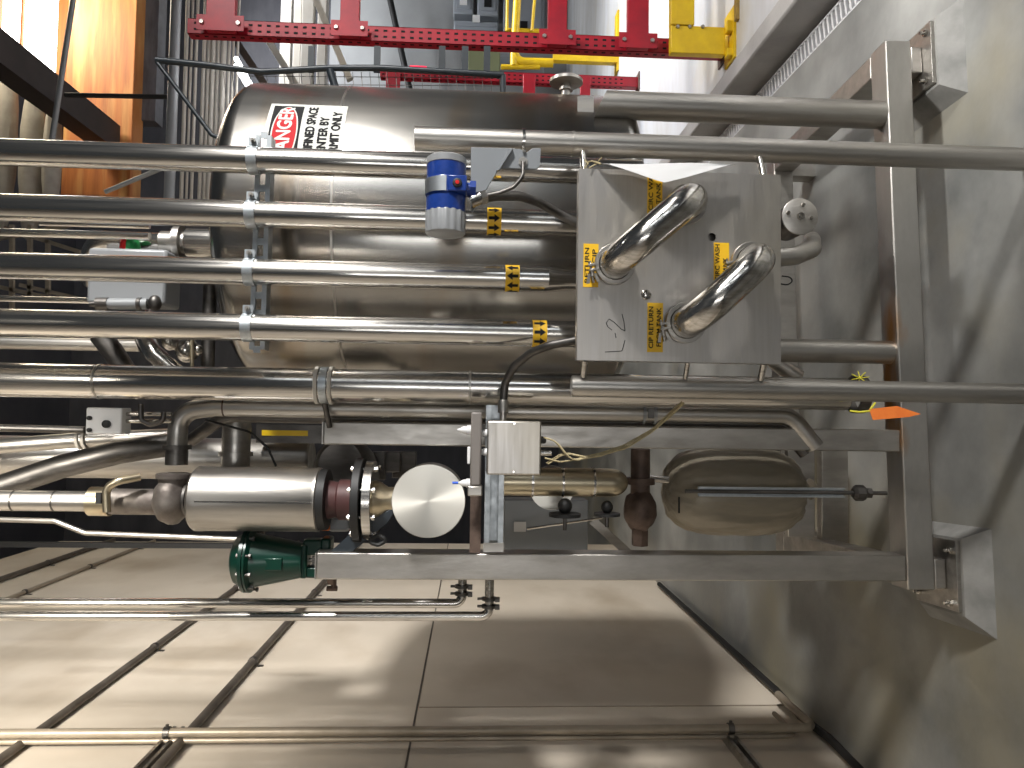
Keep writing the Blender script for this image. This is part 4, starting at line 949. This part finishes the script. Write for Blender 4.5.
# ================================================================ AREA LEFT/ABOVE: nozzle, valve with indicator, hoses
nz = thing('tank_nozzle', P(205, 243, 2.35), 'flanged steel nozzle pipe rising from the tank top', 'nozzle')
Yn = 2.4; Xn = P(190, 243, Yn).x
b = MB(); b.cyl(V((Xn, Yn, P(226, 243, Yn).z)), V((Xn, Yn, P(188, 243, Yn).z)), S(14, Yn), 32); b.build('neck', STEEL, nz)
b = MB(); b.ring(V((Xn, Yn, P(180, 243, Yn).z)), EZ, S(9, Yn), S(8, Yn), .02, 32); b.cyl(V((Xn, Yn, P(188, 243, Yn).z)), V((Xn, Yn, P(162, 243, Yn).z)), S(11, Yn), 28); b.build('flange', STEEL2, nz)
b = MB(); b.tube([V((Xn, Yn, P(165, 243, Yn).z)), V((Xn, Yn, P(90, 243, Yn).z)), V((Xn - .12, Yn + .1, P(78, 243, Yn).z))], S(9, Yn), 28, fil=.08); b.build('bent_pipe', STEEL, nz)
av = thing('valve_actuator', P(130, 255, 2.3), 'grey valve actuator with a red and green indicator dome', 'actuator')
a, c = P(165, 305, 2.3), P(88, 247, 2.3); b = MB(); b.mm((a.x, 2.3, a.z), (c.x, 2.42, c.z)); b.build('body', GREYC, av, bevel=.01)
q = P(130, 247, 2.34); xb0 = c.x
def half(mb, z0, z1):
    vs = []; n = 16
    R = S(7.5, 2.34)
    mb.lathe(V((xb0, 2.34, (z0 + z1) / 2)), EX, [(0, abs(z1 - z0) / 2), (.025, abs(z1 - z0) / 2), (.036, abs(z1 - z0) / 3)], 20)
zr = P(126.5, 240, 2.34).z; R_ = S(9.5, 2.34)
for (sgn, m, nm) in ((1, REDP, 'red_indicator'), (-1, GREENP, 'green_indicator')):
    b = MB(); vs = []; fs = []; n = 12; zc0 = P(130.5, 240, 2.34).z; hs = [0, .02, .034, .040]; rs = [1, 1, .8, .3]
    for h_, r_ in zip(hs, rs):
        for k in range(n + 1): a = PI * k / n; vs.append(V((xb0 + h_, 2.34 - R_ * r_ * math.cos(a), zc0 + sgn * R_ * r_ * math.sin(a))))
    m_ = n + 1
    for i in range(3):
        for k in range(n): fs.append((i * m_ + k, i * m_ + k + 1, (i + 1) * m_ + k + 1, (i + 1) * m_ + k))
        fs.append((i * m_, (i + 1) * m_, (i + 1) * m_ + n, i * m_ + n))
    fs += [tuple(range(m_)), tuple(range(3 * m_, 4 * m_))]; b.add(vs, fs); b.build(nm, m, av)
pc = thing('air_cylinder', P(150, 305, 2.3), 'small grey pneumatic cylinder between the reducer pipe and the fourth pipe', 'air cylinder')
b = MB(); q0, q1 = P(100, 304, 2.3), P(148, 304, 2.3); b.cyl(q0, q1, S(5.5, 2.3), 20); b.build('barrel', GREYC, pc)
b = MB(); b.cyl(P(97, 304, 2.3), P(109, 304, 2.3), S(6.5, 2.3), 20); b.cyl(P(138, 304, 2.3), P(142, 304, 2.3), S(6.5, 2.3), 20); b.cyl(P(90, 304, 2.3), P(160, 304, 2.3), .008, 10); b.blob(P(155, 303, 2.3), (.025, .02, .02), 14, 9); b.build('end_fitting', DARKST, pc)
b = MB(); b.tube([P(100, 335, 2.45), P(112, 350, 2.45), P(126, 372, 2.45)], S(10, 2.45), 24); b.build('angled_duct', DARKST, label='dark slanting pipe between the fourth pipe and the thickest pipe', cat='pipe')
b = MB(); b.tube([P(140, 300, 2.5), P(145, 340, 2.4), P(152, 352, 2.35), P(178, 375, 2.35)], S(9, 2.4), 20, fil=.06); b.build('braided_hose', STEEL, label='shiny curved hose right of the dark slanting pipe', cat='hose')
vc = thing('valve_cluster', P(190, 360, 2.45), 'cluster of shiny rounded fittings beside the curved hose', 'fitting')
for i, (px, py, r) in enumerate(((150, 342, .03), (170, 342, .028), (187, 350, .042), (182, 344, .02), (198, 350, .018))):
    b = MB(); b.blob(P(px, py, 2.45), (r, r, r * .9), 18, 12); b.build('fitting', STEEL, vc)
b = MB(); b.cyl(P(192, 338, 2.42), P(192, 368, 2.42), .006, 10); b.build('rod', BRASSY, vc)
xa, xb = P(210, 285, 2.5).x, P(210, 372, 2.5).x; z = P(209, 320, 2.5).z
b = MB(); b.cyl(V((xa, 2.5, z)), V((xb, 2.5, z)), S(6.5, 2.5), 24); b.build('level_pipe', DARKST, label='dark horizontal pipe at the tank top between the fourth and thickest pipes', cat='pipe')
for i, (py, w, pa, pb, Y, m) in enumerate(((234, 6, -420, 150, 2.3, STEEL), (224, 3, 40, 150, 2.6, STEEL), (300, 4, -420, 90, 2.4, STEEL), (344, 10, -420, 140, 2.9, STEEL2))):
    X = P(60, py, Y).x; b = MB(); b.cyl(V((X, Y, P(pb, py, Y).z)), V((X, Y, P(pa, py, Y).z)), S(w / 2 + 1, Y), 20)
    b.build('thin_pipe', m, label=['thin bright pipe between the second pipe and the reducer pipe, nearer one', 'thin bright pipe between the second pipe and the reducer pipe, farther one', 'thin bright pipe running beside the reducer pipe near the air cylinder', 'dull pipe in the gap between the fourth and thickest pipes'][i], cat='pipe')

# ================================================================ BACKGROUND: racks
def upr(px0, px1, py, w, Y, label, base=True, dirn=1):
    X = P((max(px0, 0) + px1) / 2, py, Y).x; z1 = P(px0, py, Y).z; wd = S(w, Y)
    t = thing('pallet_rack_upright', V((X, Y, 0)), label, 'rack upright', 'red pallet rack uprights')
    b = MB(); th = .003
    b.mm((X - wd / 2, Y, .01), (X + wd / 2, Y + th, z1)); b.mm((X - wd / 2, Y, .01), (X - wd / 2 + th, Y + .07, z1)); b.mm((X + wd / 2 - th, Y, .01), (X + wd / 2, Y + .07, z1)); col_ = b.build('column', RED, t)
    b = MB(); z = .15
    while z < z1 - .03:
        for s_ in (-.2, .2):
            b.mm((X + wd * s_ - .006, Y - .001, z), (X + wd * s_ + .006, Y - .0002, z + .022))
        b.mm((X - wd / 2 - .0008, Y + .02, z), (X - wd / 2 - .0002, Y + .035, z + .022))
        z += .0508
    merge(col_, b, INK)
    b = MB(); b.mm((X - wd * .9, Y - .04, .0), (X + wd * .9, Y + .11, .01)); b.build('base_plate', RUSTY, t)
    return X, Y, wd
R1 = upr(187, 735, 37, 15.5, 4.2, 'nearer red perforated rack upright, above the tank in the photo')
R2 = upr(380, 640, 77, 10.5, 6.5, 'farther red perforated rack upright with fewer holes visible')
def beam(px0, px1, R, toX, m, label, dz=0, Yo=-.03):
    X, Y, wd = R; z1, z0 = P(px0, 40, Y).z, P(px1, 40, Y).z
    t = thing('rack_beam', V((X, Y, z0)), label, 'rack beam')
    b = MB(); b.mm((X - wd * .5, Y - .045, z0), (toX, Y - .005, z1)); b.build('beam', m, t, bevel=.003)
    b = MB(); b.mm((X - wd * .5, Y - .049, z0 - .05), (X + wd * .5, Y - .045, z1 + .05)); b.build('end_plate', m, t)
    for zz in (z0 - .02, z1 + .02): b = MB(); b.lathe(V((X, Y - .049, zz)), -EY, [(0, .014), (.01, .012)], 6); b.build('bolt', STEEL2, t)
for a_, b_, nm in ((208, 237, 'highest red rack beam, crossing before the horizontal pale pipes'), (341, 360, 'red rack beam second from the top of the nearer upright'), (547, 566, 'red rack beam just below the yellow guard rail'), (626, 647, 'lowest red rack beam beside the yellow rack protector')):
    beam(a_, b_, R1, 6.0, RED, nm)
X, Y, wd = R2
for i, (a_, b_, far) in enumerate(((386, 400, 0), (523, 535, 0), (580, 590, 0))):
    z1, z0 = P(a_, 90, 6.45).z, P(b_, 90, 6.45).z; b = MB(); b.mm((X - 2.2, 6.43, z0), (X, 6.46, z1)); b.build('rack_beam', RED, label='red beam of the farther rack running left behind the tank, ' + ['topmost', 'middle', 'lowest'][i], cat='rack beam', bevel=.003)
# yellow rack protector
yp = thing('rack_protector', V((R1[0], 4.1, 0)), 'yellow steel rack protector with bolts beside the curb', 'rack protector')
za, zb = P(670, 40, 4.1).z, P(724, 40, 4.1).z; za2, zb2 = P(670, 10, 4.1).z, P(693, 10, 4.1).z
b = MB(); b.mm((R1[0] - .10, 4.08, zb), (R1[0] + .06, 4.13, za)); b.build('column_guard', YPAINT, yp, bevel=.004)
b = MB(); b.mm((R1[0] + .06, 4.07, zb2), (6.0, 4.13, za2)); b.build('guard_beam', YPAINT, yp, bevel=.004)
b = MB(); b.mm((R1[0] - .14, 4.02, 0.0), (R1[0] + .16, 4.18, .014)); b.mm((R1[0] - .12, 4.04, .014), (R1[0] - .08, 4.09, zb)); b.mm((R1[0] + .02, 4.04, .014), (R1[0] + .08, 4.09, zb)); b.build('foot', YPAINT, yp)
for px in (678, 690, 703): q = P(px, 26, 4.07); b = MB(); b.lathe(V((q.x, 4.08, q.z)), -EY, [(0, .012), (.01, .01)], 6); b.build('bolt', STEEL2, yp)
b = MB(); b.mm((R1[0] + .05, 3.97, 0), (6, 4.0, .02)); b.build('floor_angle', mat('worn_yellow', (.42, .27, .05), 0, .6, (.2, .13, .06), 9), label='worn yellow angle fixed to the floor beside the rack protector', cat='floor angle')
# yellow pipe guard farther back
yg = thing('yellow_guard_rail', P(553, 64, 7.5), 'bright yellow bent pipe guard seen between the two rack uprights', 'guard rail')
Yg = 7.5
b = MB(); b.tube([P(514, 66, Yg), P(514, 52, Yg), P(519, -30, Yg)], S(4, Yg), 16, fil=.1); b.tube([P(514, 48, Yg), P(516, 62, Yg), P(553, 63, Yg)], S(4.5, Yg), 16, fil=.1); b.build('main_tube', YPAINT, yg)
b = MB(); b.tube([P(505, 31, Yg + .05), P(548, 32, Yg + .05)], S(3, Yg), 12); b.tube([P(507, 31, Yg), P(508, -30, Yg)], S(1.6, Yg), 12); b.tube([P(532, 31, Yg), P(537, -30, Yg)], S(1.6, Yg), 12); b.tube([P(501, 67, Yg), P(540, 67, Yg)], S(2.5, Yg), 12); b.build('cross_tube', YPAINT, yg)
b = MB(); b.mm((P(556, 66, Yg).x - .04, 7.45, 0), (P(556, 66, Yg).x + .6, 7.6, .02)); b.mm((P(514, 60, Yg).x, Yg - .04, 0), (P(514, 60, Yg).x + .08, Yg + .04, P(553, 60, Yg).z)); b.build('foot', YPAINT, yg)

# electrical cabinets on the back grey wall
bx = 11.7
for i, (pa, pb, ya, yb, nm) in enumerate(((452, 475, -20, 16, 'upper right'), (476, 500, -20, 18, 'middle'), (452, 500, 18, 34, 'lower left'), (502, 546, -20, 40, 'lowest'))):
    a, c = P(pb, yb, bx), P(pa, ya, bx)
    t = thing('electrical_cabinet', V(((a.x + c.x) / 2, bx, a.z)), 'pale grey electrical cabinet on the back wall, ' + nm + ' one', 'electrical cabinet', 'electrical cabinets on the back wall')
    b = MB(); b.mm((a.x + .03, bx, a.z + .03), (c.x - .03, bx + .24, c.z - .03)); b.build('enclosure', CABG, t, bevel=.02)
    b = MB(); b.mm((a.x + .10, bx - .02, a.z + .08), (c.x - .10, bx, c.z - .08)); d_ = b.build('door', CABG, t, bevel=.005)
    b = MB(); b.mm((a.x + .16, bx - .035, (a.z + c.z) / 2 - .06), (a.x + .28, bx - .02, (a.z + c.z) / 2 + .06)); b.build('handle', INK if i % 2 else WHITEP, d_)
b = MB(); a, c = P(500, 72, 11), P(468, 50, 11); b.mm((a.x, 11, a.z), (c.x, 11.3, c.z)); b.build('storage_bin', mat('olive', (.34, .38, .22), 0, .5), label='olive green box seen under the rack upright near the guard bars', cat='box', bevel=.02)
b = MB(); a, c = P(545, 74, 11.2), P(492, 50, 11.2); b.mm((a.x, 11.35, a.z), (c.x, 11.6, c.z)); b.build('storage_bin', CABG, label='slate grey box beside the olive green box far behind the tank', cat='box', bevel=.02)
b = MB(); q = P(418, 68, 9); b.box(q, (.05, .05, .22)); b.build('warning_beacon', REDLED, label='glowing red beacon light behind the mesh guard', cat='light', bevel=.02)
# mesh guard with uprights
gy = 3.4
mg = thing('mesh_guard', P(500, 78, gy), 'dark framed wire mesh guard rising behind the tank shoulder', 'mesh guard')
pA = [P(156, 60, gy), P(205, 65, gy), P(262, 72, gy), P(330, 68, gy), P(380, 68, gy), P(504, 75, gy)]
b = MB(); b.tube(pA, S(3.2, gy), 14); b.build('edge_tube', DGREY, mg)
for pts, w_ in (([P(503, 75, gy), P(503, 120, gy)], 3), ([P(330, 70, gy), P(345, 120, gy)], 4), ([P(157, 62, gy), P(212, 135, gy), P(224, 140, gy)], 2.2)): b = MB(); b.tube(pts, S(w_, gy), 12); b.build('brace', DGREY, mg)
for px in (311, 377, 442, 465, 487):
    b = MB(); a = P(px - 3.5, 72, gy); c = P(px + 3.5, 46, gy); b.mm((a.x, gy, c.z), (c.x, gy + .01, a.z)); b.build('flat_bar', DGREY, mg)
b = MB()
for i in range(34):
    px = 215 + i * 8.6; b.cyl(P(px, 72, gy + .02), P(px + 4, 122, gy + .02), .0017, 5)
for j in range(6):
    py = 76 + j * 8; b.cyl(P(240, py, gy + .02), P(502, py + 2, gy + .02), .0017, 5)
b.build('wire_mesh', DARKST, mg)
# pale horizontal pipes bundle
lab = 'horizontal cream service pipe in the bank beyond the tank top'
widths = [(174, 8, 5.2, GREYC, 'wide pale galvanised pipe, uppermost of the horizontal bank'), (186, 3, 5.6, CREAM, None), (191, 2, 5.6, CREAM, None), (196, 2.5, 5.6, CREAM, None), (204, 3, 5.6, CREAM, None), (208.5, 3, 5.6, CREAM, None), (213, 4, 5.6, CREAM, None), (218, 3, 5.6, CREAM, None), (223.5, 4.5, 5.6, CREAM, None), (229, 2.5, 5.6, CREAM, None), (233, 2, 5.6, CREAM, None), (237.5, 2, 5.6, CREAM, None)]
for i, (px, w, Y, m, l) in enumerate(widths):
    z = P(px, 60, Y).z; b = MB(); b.cyl(V((P(px, 205, Y).x, Y, z)), V((P(px, -60, Y).x, Y, z)), S(w * .62, Y), 16)
    o = b.build('service_pipe', m, label=l or 'slim cream pipe in the horizontal bank above the tank top', cat='pipe', group=None if l else 'slim cream pipes in the horizontal bank')
# girts / columns behind
for i, (pa, pb, m, Y, l) in enumerate(((280, 291, CREAM, 10.5, 'pinkish cream horizontal girt far behind, uppermost'), (293, 301, CREAM, 10.2, 'narrow cream horizontal girt behind the mesh guard'), (301, 313, CREAM, 10.0, 'widest cream horizontal girt behind the mesh guard'), (317, 326, CREAM, 10.0, 'lowest cream horizontal girt behind the mesh guard'))):
    b = MB(); z1, z0 = P(pa, 40, Y).z, P(pb, 40, Y).z; b.mm((P(300, 100, Y).x, Y, z0), (8, Y + .15, z1)); b.build('wall_girt', m, label=l, cat='girt', bevel=.01)
b = MB(); b.bar(P(262, 30, 9.4), P(305, 100, 9.4), .16, .08); b.build('diagonal_brace', CREAM, label='pale diagonal brace crossing the cream girts, upper one', cat='brace')
b = MB(); b.bar(P(316, 0, 9.4), P(350, 80, 9.4), .08, .08); b.build('diagonal_brace', CREAM, label='thin pale diagonal brace near the second red rack beam', cat='brace')
b = MB(); b.bar(P(225, 25, 9.0), P(275, 100, 9.0), .35, .08); b.build('dark_brace', BEAMD, label='broad dark diagonal timber beyond the tank shoulder', cat='brace')
b = MB(); b.cyl(P(-20, 0, 11).lerp(P(398, 0, 11.5), .98), P(412, 100, 11.5), .05, 10); b.build('black_conduit', BLACK, label='black conduit running across the grey back wall', cat='conduit')
# linear lamp
lp = thing('strip_light', P(245, 80, 5.0), 'glowing double strip light showing just past the tank shoulder', 'light')
for k, o in enumerate((0, .05)):
    b = MB(); b.cyl(P(236, 66, 5.0) + EX * o, P(251, 92, 5.6) + EX * o, .016, 12); b.build('tube', LAMP, lp)
# timber girder, skylight, steel beam, batts
GYr = 7.9
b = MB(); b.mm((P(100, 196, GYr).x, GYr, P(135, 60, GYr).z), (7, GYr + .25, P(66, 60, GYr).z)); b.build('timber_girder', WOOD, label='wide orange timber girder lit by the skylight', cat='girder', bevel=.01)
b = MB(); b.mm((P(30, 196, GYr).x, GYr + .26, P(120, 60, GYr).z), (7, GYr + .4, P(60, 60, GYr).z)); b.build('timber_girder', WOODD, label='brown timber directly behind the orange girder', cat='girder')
p = P(0, 40, 6.0); q = P(100, 122, 7.75); b = MB(); zz = (p.z + q.z) / 2; xx = (p.x + q.x) / 2
b.mm((xx - .25, 4.6, zz - .12), (xx + .02, 7.85, zz + .10)); b.build('roof_beam', BEAMD, label='dark beam running back under the skylight to the orange girder', cat='beam')
w0, w1 = P(60, 90, 8.6), P(6, -60, 8.6)
b = MB(); b.mm((w0.x, 8.6, w0.z), (w1.x, 8.64, w1.z)); struct(b, 'window_1', SKYP)
b = MB(); b.mm((w0.x - .2, 8.5, w0.z - .22), (w1.x, 8.62, w0.z)); b.mm((w0.x, 8.5, w1.z), (w1.x, 8.62, w1.z + .2)); b.mm((w0.x, 8.56, (w0.z + w1.z) / 2 + .09), (w1.x, 8.6, (w0.z + w1.z) / 2 + .11)); struct(b, 'trim_5', WOOD)
b = MB(); b.cyl(P(76, -20, 6.2), P(52, 140, 6.2), .022, 12); b.build('sprinkler_pipe', GREYC, label='grey pipe crossing in front of the skylight and dark beam', cat='pipe')
zz = P(95, 100, 5.4).z; b = MB(); b.cyl(V((P(65, 95, 5.4).x, 5.4, P(65, 95, 5.4).z)), V((P(172, 97, 5.4).x, 5.4, P(172, 97, 5.4).z)), .017, 12); b.build('hanging_rod', BLACK, label='black hanging rod in front of the orange girder', cat='rod')
for i, (px, py0, py1, w) in enumerate(((6, 72, 215, 9), (32, 92, 225, 11), (52, 105, 215, 7))):
    Yb = 7.5; a, c = P(px, py0, Yb), P(px, py1, Yb); mid = (a + c) / 2
    b = MB(); b.blob(mid, ((a.x - c.x) / 2, .12, S(w, Yb)), 28, 18, lambda e: (1 + .10 * noise.noise(V((e.x * 2, e.y * 6, e.z * 6)))) * (1 + .25 * abs(e.x) ** 3))
    b.build('insulation_batt', BATT, label='sagging cream insulation batt under the roof, ' + ['uppermost', 'broadest', 'lowest and narrowest', 'small one behind the others'][i], cat='insulation')
b = MB(); a, c = P(136, 120, 8.1), P(160, -20, 8.1); b.mm((a.x, 8.1, c.z), (c.x, 8.3, a.z)); b.build('steel_sheet', mat('grey_sheet', (.22, .23, .26), 0, .5, (.13, .13, .15), 3, (1, 1, 4)), label='grey ribbed sheet between the orange girder and the wide pale pipe', cat='sheet')
b = MB(); b.cyl(P(105, 192, 5), P(165, 167, 5), .015, 10); b.build('tie_rod', GREYC, label='thin grey tie rod between the first two polished pipes', cat='rod')
for i, (p0, p1) in enumerate((((0, 222), (40, 222)), ((12, 225), (60, 240)), ((0, 245), (60, 252)), ((25, 250), (85, 235)))):
    pass
tb = thing('roof_truss', P(50, 240, 6.0), 'pale open roof truss glimpsed between the polished pipes', 'truss')
b = MB(); Yt = 6.0
for c_ in (((-10, 240), (70, 225)), ((5, 228), (80, 252)), ((12, 225), (12, 345)), ((30, 225), (30, 300)), ((48, 240), (48, 300)), ((20, 285), (85, 300)), ((-10, 285), (60, 300))):
    b.bar(P(*c_[0], Yt), P(*c_[1], Yt), .03, .03)
b.build('members', PALEPIPE, tb)

# ================================================================ LIGHTS
def area(name, loc, target, size, sy, power, col, spread=180):
    l = bpy.data.lights.new(name, 'AREA'); l.shape = 'RECTANGLE'; l.size = size; l.size_y = sy; l.energy = power; l.color = col; l.spread = math.radians(spread)
    o = bpy.data.objects.new(name, l); COL.objects.link(o); o.location = loc
    o.rotation_euler = (V(target) - V(loc)).to_track_quat('-Z', 'Y').to_euler(); return o
area('key_light', (9.2, -3.7, 4.3), (-.9, 3.2, 1.9), 1.0, 1.0, 80, (1, .975, .94), 34)  # key light aimed across the skid at the left wall, source unseen
area('reflection_strip', (3.6, -2.6, 2.0), (.3, 2.0, 1.5), .5, 3.0, 9, (.90, .95, 1), 120)  # unseen tall strip added for highlight streaks on pipes and tank
area('overhead_light', (3.0, 1.1, 5.4), (2.3, 1.6, 0), .4, 1.6, 44, (1, .98, .95), 36)
area('overhead_light', (.3, .3, 3.5), (-1.27, 3.6, 3.2), .5, .5, 26, (1, .94, .84), 54)  # added wall wash, aimed almost level at the upper left wall
area('overhead_light', (4.2, 1.8, 4.2), (3.2, 4.4, 1.0), .8, .5, 34, (1, .97, .94), 70)  # extra light added to brighten the rack front
area('overhead_light', (6.2, 6.4, 5.0), (4.2, 6.2, 0), 2.0, 2.0, 120, (.95, .97, 1), 62)
area('overhead_light', (5.6, 9.4, 6.4), (6.0, 12.0, 3.0), 2.0, 1.5, 120, (.95, .97, 1), 90)
area('reflection_strip', (-.3, -3.2, 1.5), (.1, 2.0, 1.3), .5, 2.2, 7, (.98, .97, .95), 90)  # unseen strip added behind the camera to brighten reflections in meter and panel
area('skylight_daylight', (4.6, 7.0, 6.3), (3.0, 8.1, 5.0), .8, .8, 110, (1, .88, .66))
w = bpy.data.worlds.new('world'); bpy.context.scene.world = w; w.use_nodes = True
bg = w.node_tree.nodes['Background']; bg.inputs[0].default_value = (.86, .93, 1, 1); bg.inputs[1].default_value = .05
sc = bpy.context.scene
sc.view_settings.view_transform = 'Standard'; sc.view_settings.look = 'None'; sc.view_settings.gamma = 1; sc.view_settings.exposure = 0.0
try: sc.view_settings.use_curve_mapping = False
except Exception: pass
for o in bpy.data.objects:
    if '_o' in o.keys(): del o['_o']
